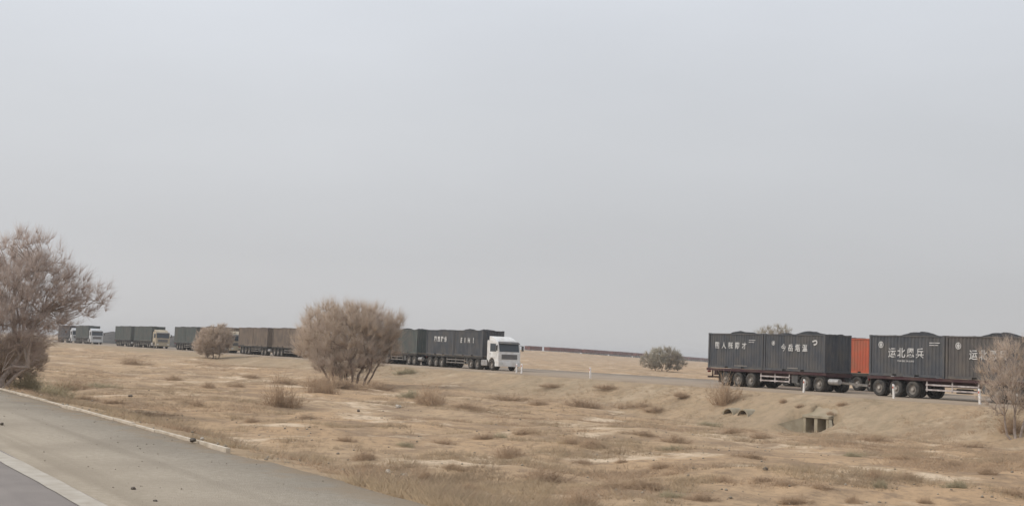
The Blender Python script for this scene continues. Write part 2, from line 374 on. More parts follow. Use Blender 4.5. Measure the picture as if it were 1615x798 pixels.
rad = np.concatenate([[0.0], np.geomspace(1.5, 10, 60)[:-1], np.geomspace(10, 130, 400)[:-1], np.geomspace(130, 9000, 150)])
va = math.atan2(f0.y, f0.x)
ang = np.concatenate([np.linspace(-34, 34, 440), np.linspace(34, 326, 120)[1:-1]]) * math.pi / 180 + va
AA, RR = np.meshgrid(ang, rad[1:])
gx, gy = RR * np.cos(AA), RR * np.sin(AA)
na, nr = len(ang), len(rad) - 1
V = np.stack([gx.ravel(), gy.ravel(), gz(gx, gy).ravel()], 1)
I = np.arange(na * nr).reshape(nr, na); J = np.roll(I, -1, 1)
F = np.stack([I[:-1], I[1:], J[1:], J[:-1]], -1).reshape(-1, 4)
gme = npmesh('ground', V, F, 'ground')
att = gme.attributes.new('verge', 'FLOAT', 'POINT')
yy = V[:, 1]
vg = np.clip(sst(48, 57, yy) * (1 - sst(79, 86, yy)) * 1.1 + (yy < 20) * (1 - sst(8.0, 11.5, yy)) * 0.5, 0, 1) * (0.75 + 0.25 * vnoise(V[:, 0], yy, 4, 9))
att.data.foreach_set('value', np.clip(vg, 0, 1).astype(np.float32))
gme.polygons.foreach_set('use_smooth', [True] * len(gme.polygons))
tag(link('ground', gme), kind='structure')

def ribbon(name, y0, y1, z0, z1, x0, x1, m, skirt=0.0, step=4.0, wob0=0.0, wob1=0.0, wseed=5):
    xs = np.concatenate([np.arange(x0, -160, 20.0), np.arange(-160, min(x1, 40), 0.5 if (wob0 or wob1) else step), [x1]])
    a = y0 + wob0 * (vnoise(xs, xs * 0, 1.7, wseed) + 0.6 * vnoise(xs, xs * 0, 0.6, wseed + 1))
    b = y1 + wob1 * (vnoise(xs, xs * 0 + 9, 2.3, wseed + 2) + 0.6 * vnoise(xs, xs * 0 + 9, 0.7, wseed + 3))
    rows = [(a, xs * 0 + z0), (b, xs * 0 + z1)]
    if skirt: rows = [(a - 0.12, xs * 0 + z0 - skirt)] + rows + [(b + 0.12, xs * 0 + z1 - skirt)]
    v = np.concatenate([np.stack([xs, r[0], r[1]], 1) for r in rows]); n = len(xs)
    f = np.concatenate([np.stack([k * n + np.arange(n - 1), k * n + np.arange(1, n), (k + 1) * n + np.arange(1, n), (k + 1) * n + np.arange(n - 1)], 1) for k in range(len(rows) - 1)])
    return tag(link(name, npmesh(name, v, f, m)), kind='structure')
ribbon('highway', -12, SH0 + 0.02, 0.0, 0.0, -2500, 400, 'asphalt', 0.3)
ribbon('road_shoulder', SH0 - 0.4, SH1, -0.004, -0.05, -2500, 400, 'gravel', 0.35, wob1=0.10)
ribbon('edge_line', SH0 - 0.30, SH0 + 0.0, 0.006, 0.006, -2500, 400, 'paint_line', wob0=0.012, wob1=0.02)
ribbon('haul_road', ROAD0, ROAD1, 0.0, 0.0, -2500, 500, 'haul', 0.4, wob0=0.12)
mb = MB(); xk = -150.0
while xk < -23.3:
    ln_ = random.uniform(1.5, 3.0); x2 = min(xk + ln_, -23.2)
    o = random.uniform(-0.015, 0.015); h = random.uniform(-0.012, 0.008); tw = random.uniform(-0.012, 0.012)
    mb.poly([(x, y + SH1 + 0.0 + o + tw * i, z) for i, x in ((0, xk), (1, x2 - 0.006)) for y in (0, 0.085) for z in (-0.3, -0.005 + h)],
            [(0, 1, 3, 2), (4, 6, 7, 5), (0, 4, 5, 1), (1, 5, 7, 3), (3, 7, 6, 2), (2, 6, 4, 0)])
    xk = x2 if x2 > -23.3 else xk + ln_
tag(link('kerb', mb.mesh('kerb', 'kerb')), kind='structure')

# ------------------------------------------------------------------ wheels
def wheel_kit(kit, x, y, side, rad_=0.52, wid=0.30):   # side -1: outer face to -y
    key = (side, wid)
    if key not in WHEELS:
        s = side; h = wid / 2
        ty = MB().lathe_y([(0.30, s * h * 0.92), (0.40, s * h), (0.48, s * h * 0.95), (0.52, s * h * 0.7), (0.52, -s * h * 0.7), (0.48, -s * h * 0.95), (0.30, -s * h)], 22)
        ri = MB().lathe_y([(0.305, s * h * 0.90), (0.29, s * h * 0.6), (0.26, s * h * 0.35), (0.13, s * h * 0.30), (0.12, s * h * 0.55), (0.0, s * h * 0.55)], 18)
        hb = MB().lathe_y([(0.10, s * h * 0.56), (0.10, s * h * 0.85), (0.07, s * h * 0.98), (0.0, s * h * 0.98)], 12)
        WHEELS[key] = (ty.mesh('tyre', 'tyre', smooth=True), ri.mesh('rim', 'rim'), hb.mesh('hub', 'hub'))
    t, r_, h_ = WHEELS[key]
    i = kit.add('wheel', t, None, (x, y, 0.52)); kit.add('rim', r_, i); kit.add('hub', h_, i)
WHEELS = {}

# ------------------------------------------------------------------ container
CL, CW, CH = 6.06, 2.44, 2.60
def corrugated(x0, x1, z0, z1, y, s, pitch=0.28, depth=0.036):
    n = max(3, int(round((x1 - x0) / pitch))); p = (x1 - x0) / n; pts = []
    for i in range(n):
        a = x0 + i * p
        pts += [(a, 0), (a + p * 0.32, 0), (a + p * 0.5, depth), (a + p * 0.82, depth)]
    pts.append((x1, 0))
    m = MB(); k = len(pts)
    m.poly([(a, y + s * d, z0) for a, d in pts] + [(a, y + s * d, z1) for a, d in pts], [(i, i + 1, i + 1 + k, i + k) for i in range(k - 1)])
    return m
def rot_end(m, x):                    # turn a wall built along x into one across the container
    m.v = [(x + (vy), vx, vz) for vx, vy, vz in m.v]; return m
def make_container():
    k = Kit(); hw = CW / 2
    for s in (-1, 1):
        wmb = corrugated(0.12, CL - 0.12, 0.17, CH - 0.10, s * (hw - 0.06), s)
        wmb.poly([(0.12, s * (hw - 0.10), 0.17), (CL - 0.12, s * (hw - 0.10), 0.17), (CL - 0.12, s * (hw - 0.10), CH - 0.10), (0.12, s * (hw - 0.10), CH - 0.10)], [(0, 1, 2, 3)])
        k.add('side_wall', wmb.mesh('side_wall', 'slate'), slot='body')
        k.add('top_rail', MB().box(0.17, CL - 0.17, s * hw - 0.04 * (1 + s), s * hw + 0.04 * (1 - s), CH - 0.11, CH - 0.02).mesh('top_rail', 'slate'), slot='body')
        xs = [0.18, 1.95, 2.31, CL - 2.31, CL - 1.95, CL - 0.18]
        br = MB()
        for a, b in ((0, 1), (2, 3), (4, 5)): br.box(xs[a], xs[b], s * hw - 0.05 * (1 + s), s * hw + 0.05 * (1 - s), 0.03, 0.18)
        for a, b in ((1, 2), (3, 4)): br.box(xs[a], xs[b], s * hw - 0.05 * (1 + s), s * hw + 0.05 * (1 - s), 0.15, 0.18)
        k.add('bottom_rail', br.mesh('bottom_rail', 'slate'), slot='body')
        for a, b in ((1, 2), (3, 4)):
            k.add('fork_pocket_shade', MB().box(xs[a], xs[b], s * (hw - 0.5) - 0.42, s * (hw - 0.5) + 0.42, 0.035, 0.145).mesh('fork_pocket_shade', 'coal'))  # black box fills the pocket, its inner shade put into the colour
        for x in (0, CL - 0.16):
            k.add('corner_post', MB().box(x, x + 0.16, s * hw - 0.09 * (1 + s) , s * hw + 0.09 * (1 - s), 0.12, CH - 0.12).mesh('corner_post', 'slate', 0.012), slot='body')
            for z in (0, CH - 0.12):
                k.add('corner_casting', MB().box(x - 0.004, x + 0.174, s * (hw + 0.004) - 0.085 * (1 + s), s * (hw + 0.004) + 0.085 * (1 - s), z, z + 0.12).mesh('corner_casting', 'slate', 0.01), slot='body')
    fwm = rot_end(corrugated(-hw + 0.18, hw - 0.18, 0.17, CH - 0.10, 0, -1, 0.28, 0.04), CL - 0.02)
    k.add('end_wall', fwm.mesh('end_wall', 'slate'), slot='body')
    for z0, z1 in ((CH - 0.11, CH - 0.02), (0.03, 0.17)):
        k.add('end_rail', MB().box(CL - 0.12, CL - 0.002, -hw + 0.18, hw - 0.18, z0, z1).mesh('end_rail', 'slate'), slot='body')
    for s in (-1, 1):
        y0, y1 = (-hw + 0.185, -0.008) if s < 0 else (0.008, hw - 0.185)
        d = k.add('door', MB().box(0.02, 0.075, y0, y1, 0.05, CH - 0.08).mesh('door', 'slate', 0.01), slot='body')
        for yb in (y0 + 0.28, y1 - 0.28):
            k.add('locking_bar', MB().cyl((-0.015, yb, 0.07), (-0.015, yb, CH - 0.1), 0.018, n=6).mesh('locking_bar', 'steel'), d)
    k.add('floor', MB().box(0.1, CL - 0.13, -hw + 0.13, hw - 0.13, 0.15, 0.22).mesh('floor', 'steel'))
    return k
CONT = make_container()

def coal_mesh(seed, humps):
    nx, ny = 46, 20
    xs = np.linspace(0.13, CL - 0.13, nx); ys = np.linspace(-CW / 2 + 0.13, CW / 2 - 0.13, ny)
    XX, YY = np.meshgrid(xs, ys); z = np.full_like(XX, CH - 0.13)
    for (c, h, wd) in humps: z = z + h * np.exp(-((XX - c) / wd) ** 2) * np.clip(1 - (YY / 1.15) ** 2, 0, 1)
    z += 0.11 * vnoise(XX, YY, 0.9, seed) + 0.05 * vnoise(XX, YY, 0.25, seed + 1)
    v = np.stack([XX.ravel(), YY.ravel(), z.ravel()], 1); i = np.arange(nx * ny).reshape(ny, nx)
    f = np.stack([i[:-1, :-1], i[:-1, 1:], i[1:, 1:], i[1:, :-1]], -1).reshape(-1, 4)
    vb = v.copy(); vb[:, 2] = 0.24; n = len(v)
    edge = np.concatenate([i[0, :], i[1:, -1], i[-1, -2::-1], i[-2:0:-1, 0]]); e2 = np.roll(edge, -1)
    f = np.concatenate([f, f[:, ::-1] + n, np.stack([edge, edge + n, e2 + n, e2], 1)])
    return npmesh('coal_heap', np.concatenate([v, vb]), f, 'coal')
COALS = [coal_mesh(3, [(2.9, 0.3, 1.1), (4.6, 0.06, 0.7)]), coal_mesh(4, [(3.2, 0.36, 0.9), (5.4, 0.22, 0.7), (1.0, 0.16, 0.6)]), coal_mesh(5, [(1.6, 0.2, 0.7), (4.4, 0.26, 0.6)]), coal_mesh(6, [(3.3, 0.42, 0.85), (1.2, 0.06, 0.6)]), coal_mesh(8, [(3.0, 0.12, 1.6)])]

def text_mesh(txt, size, m='letter', bold=0.02, gap=1.25):
    cu = bpy.data.curves.new('lettering', 'FONT'); cu.body = txt; cu.size = size; cu.align_x = 'CENTER'; cu.align_y = 'CENTER'
    cu.extrude = 0.003; cu.offset = bold; cu.space_character = gap
    o = bpy.data.objects.new('tmp', cu); COL.objects.link(o)
    bpy.context.view_layer.update()
    me = bpy.data.meshes.new_from_object(o.evaluated_get(bpy.context.evaluated_depsgraph_get()))
    bpy.data.objects.remove(o); me.materials.clear(); me.materials.append(MT[m]); me.name = 'lettering'
    return me
def put_text(cont, txt, x, z, size, **kw):
    o = link('lettering', text_mesh(txt, size, **kw), cont)
    o.location = (x, -CW / 2 - 0.006, z); o.rotation_euler = (R(90), 0, 0); return o
def put_logo(cont, x, z, r_=0.2):
    m = MB(); n = 20
    for a_, b_ in ((1.0, 0.74), (0.5, 0.2)):
        vv = []
        for rr in (r_ * a_, r_ * b_):
            vv += [(rr * math.cos(2 * math.pi * i / n), 0, rr * math.sin(2 * math.pi * i / n)) for i in range(n)]
        m.poly(vv, [(i, (i + 1) % n, (i + 1) % n + n, i + n) for i in range(n)])
    m.box(-r_ * 0.1, r_ * 0.1, -0.001, 0.001, -r_ * 0.7, r_ * 0.7)
    o = link('logo', m.mesh('logo', 'letter'), cont); o.location = (x, -CW / 2 - 0.006, z)
def put_marks(cont, x, z, wd=0.7, rows=2):
    m = MB()
    for i in range(rows): m.box(-wd / 2, wd / 2 - 0.12 * i, -0.002, 0.002, -0.14 * i, 0.045 - 0.14 * i)
    o = link('marking_strip', m.mesh('marking_strip', 'letter'), cont); o.location = (x, -CW / 2 - 0.006, z)
def put_pale_strip(cont, x0, x1):
    o = link('pocket_strip', MB().box(x0, x1, -0.004, 0.0, 0.0, 0.07).mesh('pocket_strip', 'guard_grey'), cont); o.location = (0, -CW / 2 - 0.004, 0.20)

# ------------------------------------------------------------------ trailer, dolly, tractor
DECK = 1.30
def make_trailer(axles, guard, legs_x, length=12.45, guard_slot=True):
    k = Kit()
    for s in (-1, 1):
        k.add('chassis_beam', MB().box(0.05, length - 0.05, s * 0.5 - 0.09, s * 0.5 + 0.09, 1.12, 1.16).box(0.05, length - 0.05, s * 0.5 - 0.02, s * 0.5 + 0.02, 0.80, 1.12).box(0.05, length - 0.05, s * 0.5 - 0.09, s * 0.5 + 0.09, 0.76, 0.80).mesh('chassis_beam', 'chassis'), slot='chassis')
        k.add('side_rail', MB().box(0, length, s * 1.2 - 0.04, s * 1.2 + 0.04, 1.10, 1.27).mesh('side_rail', 'chassis', 0.008), slot='chassis')
    for i in range(12):
        x = 0.3 + i * (length - 0.6) / 11
        k.add('cross_member', MB().box(x - 0.05, x + 0.05, -1.16, 1.16, 1.17, 1.26).mesh('cross_member', 'chassis'), slot='chassis')
    k.add('headboard_beam', MB().box(length - 0.12, length, -1.15, 1.15, 1.02, 1.26).mesh('headboard_beam', 'chassis'), slot='chassis')
    for a in axles:
        k.add('axle', MB().cyl((a, -1.0, 0.52), (a, 1.0, 0.52), 0.07, n=8).box(a - 0.07, a + 0.07, -0.58, -0.42, 0.50, 0.80).box(a - 0.07, a + 0.07, 0.42, 0.58, 0.50, 0.80).mesh('axle', 'steel'))
        for s in (-1, 1):
            wheel_kit(k, a, s * 1.06, s); wheel_kit(k, a, s * 0.72, s)
    k.add('underride_guard', MB().box(-0.02, 0.06, -1.1, 1.1, 0.55, 0.67).box(0, 0.05, -0.7, -0.6, 0.67, 1.1).box(0, 0.05, 0.6, 0.7, 0.67, 1.1).mesh('underride_guard', 'chassis'), slot='chassis')
    for s in (-1, 1):
        k.add('tail_light', MB().box(-0.03, 0.0, s * 0.95 - 0.16, s * 0.95 + 0.16, 0.95, 1.08).mesh('tail_light', 'red_lamp', 0.01))
        k.add('mud_flap', MB().box(axles[0] - 0.72, axles[0] - 0.70, s * 0.9 - 0.3, s * 0.9 + 0.3, 0.25, 1.08).mesh('mud_flap', 'tyre'))
        g0, g1 = guard
        gm = MB()
        for z in (0.52, 0.82): gm.box(g0, g1, s * 1.17 - 0.02, s * 1.17 + 0.02, z, z + 0.095)
        for x in (g0 + 0.05, (g0 + g1) / 2, g1 - 0.05): gm.box(x - 0.05, x + 0.05, s * 1.17 - 0.035, s * 1.17 - 0.021, 0.45, 1.09) if s > 0 else gm.box(x - 0.05, x + 0.05, -1.149, -1.12, 0.45, 1.09)
        k.add('side_guard', gm.mesh('side_guard', 'guard'), slot='guard')
        for lx in legs_x:
            k.add('landing_leg', MB().box(lx - 0.07, lx + 0.07, s * 0.85 - 0.07, s * 0.85 + 0.07, 0.45, 1.09).box(lx - 0.045, lx + 0.045, s * 0.85 - 0.045, s * 0.85 + 0.045, 0.25, 0.45).box(lx - 0.16, lx + 0.16, s * 0.85 - 0.12, s * 0.85 + 0.12, 0.22, 0.25).mesh('landing_leg', 'guard_grey'))
    sp = (guard[0] + guard[1]) / 2
    k.add('spare_wheel', MB().cyl((sp, 0, 0.42), (sp, 0, 0.70), 0.5, n=18).mesh('spare_wheel', 'tyre', 0.03))
    k.add('tool_box', MB().box(guard[1] + 0.15, guard[1] + 0.75, -1.12, -0.65, 0.5, 1.05).mesh('tool_box', 'steel', 0.015))
    return k
TR_LEAD = make_trailer((0.95, 2.35, 3.7), (4.75, 8.7), (9.75,))
TR_PUP = make_trailer((2.1, 3.5, 4.9), (5.9, 8.9), ())
def make_dolly():
    k = Kit()
    for a in (-0.65, 0.65):
        k.add('axle', MB().cyl((a, -1.0, 0.52), (a, 1.0, 0.52), 0.07, n=8).mesh('axle', 'steel'))
        for s in (-1, 1): wheel_kit(k, a, s * 1.06, s); wheel_kit(k, a, s * 0.72, s)
    k.add('frame', MB().box(-1.1, 1.3, -0.5, -0.38, 0.66, 0.74).box(-1.1, 1.3, 0.38, 0.5, 0.66, 0.74).box(-0.3, 0.3, -0.6, 0.6, 0.66, 0.742).mesh('frame', 'chassis_dark'))
    for s in (-1, 1):
        k.add('mudguard', MB().prism([(-1.3, 0.75), (-1.2, 0.98), (-0.9, 1.07), (0.9, 1.07), (1.2, 0.98), (1.3, 0.75), (1.27, 0.75), (1.17, 0.95), (0.88, 1.04), (-0.88, 1.04), (-1.17, 0.95), (-1.27, 0.75)], s * 0.95 - 0.3, s * 0.95 + 0.3).mesh('mudguard', 'chassis_dark'))
    k.add('drawbar', MB().prism([(1.2, 0.60), (4.0, 0.50), (4.0, 0.64), (1.2, 0.74)], -0.11, 0.11).mesh('drawbar', 'guard_grey'))
    k.add('air_tank', MB().cyl((1.45, -0.95, 0.72), (2.35, -0.95, 0.72), 0.2, n=14).mesh('air_tank', 'tank', 0.02))
    return k
DOLLY = make_dolly()

def make_tractor():
    k = Kit()
    for s in (-1, 1):
        k.add('frame_rail', MB().box(-3.1, 2.75, s * 0.42 - 0.05, s * 0.42 + 0.05, 0.62, 0.75).mesh('frame_rail', 'chassis_dark'))
    for a in (-2.55, -1.2):
        k.add('axle', MB().cyl((a, -1.0, 0.52), (a, 1.0, 0.52), 0.09, n=8).mesh('axle', 'steel'))
        for s in (-1, 1): wheel_kit(k, a, s * 1.06, s); wheel_kit(k, a, s * 0.72, s)
    k.add('axle', MB().cyl((1.72, -1.0, 0.50), (1.72, 1.0, 0.50), 0.06, n=8).mesh('axle', 'steel'))
    for s in (-1, 1): wheel_kit(k, 1.72, s * 1.06, s)
    for s in (-1, 1):
        k.add('mudguard', MB().prism([(-3.2, 0.78), (-3.1, 1.0), (-2.8, 1.075), (-0.95, 1.075), (-0.65, 1.0), (-0.55, 0.75), (-0.58, 0.75), (-0.68, 0.97), (-0.97, 1.045), (-2.78, 1.045), (-3.07, 0.97), (-3.17, 0.78)], s * 0.93 - 0.3, s * 0.93 + 0.3).mesh('mudguard', 'chassis_dark'))
        k.add('fuel_tank', MB().box(-0.45, 0.75, s * 0.9 - 0.3, s * 0.9 + 0.3, 0.42, 1.0).mesh('fuel_tank', 'tank', 0.09))
    # cab shell: side profile with the wheel arch cut out of its lower edge
    arch = [(1.72 + 0.62 * math.cos(a), 0.62 + 0.62 * math.sin(a)) for a in np.linspace(R(165), R(20), 9)]
    prof = [(0.78, 1.05), (1.0, 0.98)] + arch + [(2.42, 0.62), (2.98, 0.62), (3.02, 1.1), (3.0, 1.75), (2.80, 2.72), (2.66, 2.86), (1.9, 2.93), (0.85, 2.93), (0.78, 2.86)]
    c = k.add('cab_shell', MB().prism(prof, -1.23, 1.23).mesh('cab_shell', 'cab_white', 0.03), slot='cab')
    def on_front(y0, y1, t0, t1, off, th=0.02):     # panel on the raked windscreen plane
        a, b = Vector((3.0, 0, 1.75)), Vector((2.80, 0, 2.72)); n = Vector((0.97, 0, 0.2)).normalized(); m = MB()
        pts = [(a.lerp(b, t) + n * o_) for o_ in (off, off + th) for t in (t0, t1)]
        vv = [(p.x, y, p.z) for y in (y0, y1) for p in pts]
        return m.poly(vv, [(0, 1, 3, 2), (4, 6, 7, 5), (0, 2, 6, 4), (1, 5, 7, 3), (2, 3, 7, 6), (0, 4, 5, 1)])
    k.add('windscreen', on_front(-1.10, 1.10, 0.10, 0.93, 0.004).mesh('windscreen', 'glass'), c)
    k.add('wiper', on_front(-0.7, -0.05, 0.13, 0.17, 0.026).mesh('wiper', 'steel'), c)
    k.add('grille', MB().box(3.0, 3.035, -0.88, 0.88, 1.12, 1.60).mesh('grille', 'grille', 0.01), c)
    for z in (1.2, 1.31, 1.42, 1.53):
        k.add('grille_slat', MB().box(3.03, 3.055, -0.85, 0.85, z - 0.03, z + 0.03).mesh('grille_slat', 'bumper_dark'), c)
    k.add('bumper', MB().box(2.35, 3.09, -1.24, 1.24, 0.42, 0.92).mesh('bumper', 'cab_white', 0.05), slot='bumper')
    for s in (-1, 1):
        k.add('headlight', MB().box(3.07, 3.11, s * 0.92 - 0.2, s * 0.92 + 0.2, 0.62, 0.82).mesh('headlight', 'lamp', 0.02))
        d = k.add('door', MB().prism([(1.28, 1.28), (2.52, 1.28), (2.72, 1.75), (2.60, 2.72), (1.28, 2.76)], s * 1.245 - 0.012, s * 1.245 + 0.012).mesh('door', 'cab_white', 0.004), c, slot='cab')
        k.add('side_window', MB().prism([(1.42, 1.84), (2.62, 1.84), (2.53, 2.60), (1.42, 2.63)], s * 1.26 - 0.004, s * 1.26 + 0.004).mesh('side_window', 'glass'), d)
        k.add('door_handle', MB().box(1.36, 1.56, s * 1.275 - 0.012, s * 1.275 + 0.012, 1.60, 1.65).mesh('door_handle', 'steel'), d)
        k.add('step', MB().box(2.38, 2.66, s * 1.18 - 0.09, s * 1.18 + 0.09, 0.36, 0.41).mesh('step', 'steel'))
        k.add('mirror', MB().box(2.95, 3.07, s * 1.47 - 0.10, s * 1.47 + 0.10, 1.95, 2.45).cyl((2.75, s * 1.2, 2.5), (3.0, s * 1.47, 2.42), 0.018, n=6).mesh('mirror', 'steel'), c)
    k.add('sun_visor', MB().prism([(2.80, 2.70), (3.08, 2.60), (3.09, 2.63), (2.72, 2.83)], -1.12, 1.12).mesh('sun_visor', 'bumper_dark'), c)
    k.add('roof_deflector', MB().prism([(0.9, 2.93), (2.35, 2.90), (1.95, 3.12), (1.3, 3.28), (0.9, 3.33)], -1.08, 1.08).mesh('roof_deflector', 'cab_white', 0.05), c, slot='cab')
    k.add('exhaust_stack', MB().cyl((0.62, 0.85, 1.0), (0.62, 0.85, 2.9), 0.09, n=10).mesh('exhaust_stack', 'steel'))
    k.add('fifth_wheel', MB().box(-2.3, -1.4, -0.45, 0.45, 0.75, 1.0).mesh('fifth_wheel', 'steel', 0.03))
    return k
TRACTOR = make_tractor()

LANE = 63.3                            # centre line of the near queue; near container side at Y = 62.08
def trailer_set(x_front, y, kind, paint, chassis, guard, tl, cl, coal=(0, 4), group_t='trailers in the lorry queue', group_c='containers in the lorry queue', gap=0.08, dolly=None, short=''):
    x0 = x_front - 12.45
    kit = TR_LEAD if kind == 'lead' else TR_PUP
    kit.place('container_trailer', (x0, y, 0.003), tl, 'trailer', group_t, paint={'chassis': chassis, 'guard': guard})
    out = []
    for i in (0, 1):
        xc = x0 + 0.12 + i * (CL + gap)
        p = paint[i] if isinstance(paint, (list, tuple)) else paint
        c = CONT.place('coal_container', (xc, y, DECK - 0.018), cl[i], 'container', group_c, paint={'body': p})
        out.append(c)
        if coal[i] is not None:
            o = link('coal_heap', COALS[coal[i]]); o.location = (xc, y, DECK - 0.018)
            tag(o, 'black coal heap on the ' + ('rear' if i == 0 else 'front') + ' half of the ' + short, 'coal', 'coal loads in the containers')
    if dolly:
        DOLLY.place('converter_dolly', (x_front - 1.35, y, 0.003), dolly, 'dolly', 'dollies under the rear trailers')
    return out
def tractor(x_front, y, paint, label, bumper=None):
    return TRACTOR.place('tractor_unit', (x_front + 0.05, y, 0.003), label, 'lorry', 'tractor units of the lorry queue', paint={'cab': paint, 'bumper': bumper or paint})

# nearest pair of trailers, right of the picture
a1, a2 = trailer_set(-63.1, LANE, 'pup', 'slate', 'chassis', 'guard',
    'maroon trailer under the two dark containers left of the orange-red container',
    ('slate grey container with five pale characters, leftmost of the near right group', 'slate grey container with round logo and four pale characters, left of the orange-red one'), short='near trailer left of the orange-red container', coal=(0, 1),
    dolly='two-axle dolly left of the gap showing the orange-red container')
put_text(a1, '国人既限才', 2.55, 1.66, 0.52, bold=0.014, gap=1.9); put_marks(a1, 4.9, 2.08); put_pale_strip(a1, 3.0, 4.4)
put_logo(a2, 1.0, 1.95, 0.17); put_text(a2, '今岳塔温', 3.1, 1.60, 0.52, bold=0.014, gap=1.7); put_pale_strip(a2, 2.45, 3.5)
put_text(a2, 'つ', 5.1, 2.0, 0.5, bold=0.03)
b1_, b2_ = trailer_set(-46.95, LANE, 'lead', ('slate', 'slate_brown'), 'chassis', 'guard',
    'maroon trailer with bright white side guard at the right edge',
    ('slate grey container with large white characters, right of the orange-red one', 'dark container with round logo at far right behind bare bush'), short='near trailer at the right edge', coal=(3, 3))
put_logo(b1_, 1.0, 1.98, 0.21); put_text(b1_, '运北恩兵', 3.05, 1.45, 0.66, bold=0.008); put_text(b1_, 'YUN BEI EN BING', 3.05, 0.98, 0.14, bold=0.004); put_marks(b1_, 5.3, 2.12, 0.8)
put_logo(b2_, 0.95, 2.0, 0.21); put_text(b2_, '运北恩兵', 3.1, 1.45, 0.62, bold=0.008)
tractor(-46.95, LANE, 'cab_white', 'white tractor unit pulling the trailer at the right edge')
trailer_set(-66.3, 72.0, 'lead', 'orange', 'chassis_dark', 'guard_grey',
    'dark trailer under the orange-red container in the far lane',
    ('orange-red container in the far lane, rear one behind the dark containers', 'orange-red container showing between the dark near containers'), short='orange-red far-lane trailer', coal=(4, 4))
tractor(-66.3, 72.0, 'cab_grey', 'tractor unit of the orange-red containers hidden behind the near trailer')

# lorry with the white cab in the middle
m1, m2 = trailer_set(-109.9, LANE, 'lead', 'slate', 'chassis_dark', 'guard_grey',
    'dark trailer directly behind the white cab in the middle',
    ('dark container with pale characters, second behind the white cab in the middle', 'dark container with pale letters directly behind the white cab in the middle'), short='trailer behind the white middle cab', coal=(4, 2))
put_text(m1, '国西股份', 3.2, 1.6, 0.56, bold=0.03, gap=1.7); put_text(m2, 'E I H 1', 2.9, 1.55, 0.66, bold=0.03, gap=1.5)
tractor(-109.9, LANE, 'cab_white', 'white lorry cab facing right in the middle of the picture', 'cab_white')
trailer_set(-124.4, LANE, 'pup', 'slate_green', 'chassis_dark', 'guard_grey',
    'rear trailer of the middle lorry, beside the large brown bush',
    ('dark container mostly behind the large brown bush, rearmost of the middle lorry', 'dark container just right of the large brown bush'), short='rear trailer beside the large bush', coal=(4, 2),
    dolly='dolly under the rear trailer of the middle lorry')
# lorry hidden in part by the large bush
trailer_set(-156.8, LANE, 'lead', 'slate_warm', 'chassis_dark', 'guard_grey',
    'trailer behind the left side of the large brown bush',
    ('brownish grey container left of the large bush, third from its lorry tail', 'brownish grey container hidden behind the left of the large bush, foremost of its lorry'), short='trailer hidden left behind the large bush', coal=(4, 0))
tractor(-156.8, LANE, 'cab_dusty', 'dusty cab hidden behind the large brown bush')
trailer_set(-171.2, LANE, 'pup', 'slate_warm', 'chassis_dark', 'guard_grey',
    'rear trailer of the brownish lorry left of the large bush',
    ('brownish grey container, rearmost of the lorry left of the large bush', 'brownish grey container, second from the tail left of the large bush'), short='tail trailer left of the large bush', coal=(4, 4),
    dolly='dolly under the brownish lorry left of the large bush')
# lorry behind the small bush
trailer_set(-190.2, LANE, 'lead', 'slate_warm', 'chassis_dark', 'guard_grey',
    'trailer just behind the dusty beige cab right of the small bush',
    ('dusty container right of the small bush, second behind its beige cab', 'dusty container directly behind the beige cab right of the small bush'), short='trailer behind the beige cab', coal=(0, 4))
tractor(-190.2, LANE, 'cab_dusty', 'dusty beige lorry cab just right of the small round bush')
trailer_set(-204.6, LANE, 'pup', 'slate_green', 'chassis_dark', 'guard_grey',
    'rear trailer partly behind the small round bush',
    ('grey container left of the small round bush, rearmost of its lorry', 'grey container straight behind the small round bush'), short='trailer behind the small round bush', coal=(4, 4),
    dolly='dolly straight behind the small round bush')
# third lorry from the left
trailer_set(-231.3, LANE, 'lead', 'slate_green', 'chassis_dark', 'guard_grey',
    'front trailer of the third lorry from the left',
    ('grey-green container of the third lorry from the left, second behind the cab', 'grey-green container directly behind the third cab from the left'), short='front trailer of the third lorry', coal=(4, 4))
tractor(-231.3, LANE, 'cab_dusty', 'dusty lorry cab, third cab from the left')
trailer_set(-246.0, LANE, 'pup', 'slate_green', 'chassis_dark', 'guard_grey',
    'rear trailer of the third lorry from the left',
    ('pale grey-green container at the tail of the third lorry from the left', 'pale grey-green container, third behind the third cab from the left'), short='tail trailer of the third lorry', coal=(4, 4),
    dolly='dolly of the third lorry from the left')
# the two farthest lorries
trailer_set(-281.8, LANE, 'lead', 'slate_green', 'chassis_dark', 'guard_grey',
    'trailer of the second lorry from the left',
    ('grey container of the second lorry from the left, rear one', 'grey container directly behind the second cab from the left'), short='trailer of the second lorry from left', coal=(4, 4))
tractor(-281.8, LANE, 'cab_grey', 'pale grey lorry cab, second from the left')
trailer_set(-300.6, LANE, 'lead', 'slate', 'chassis_dark', 'guard_grey',
    'trailer of the farthest lorry beside the large bare tree',
    ('dark container of the farthest lorry, half behind the large bare tree', 'dark container directly behind the farthest cab'), short='farthest trailer beside the left tree', coal=(4, 4))
tractor(-300.6, LANE, 'cab_grey', 'farthest pale lorry cab beside the large bare tree')

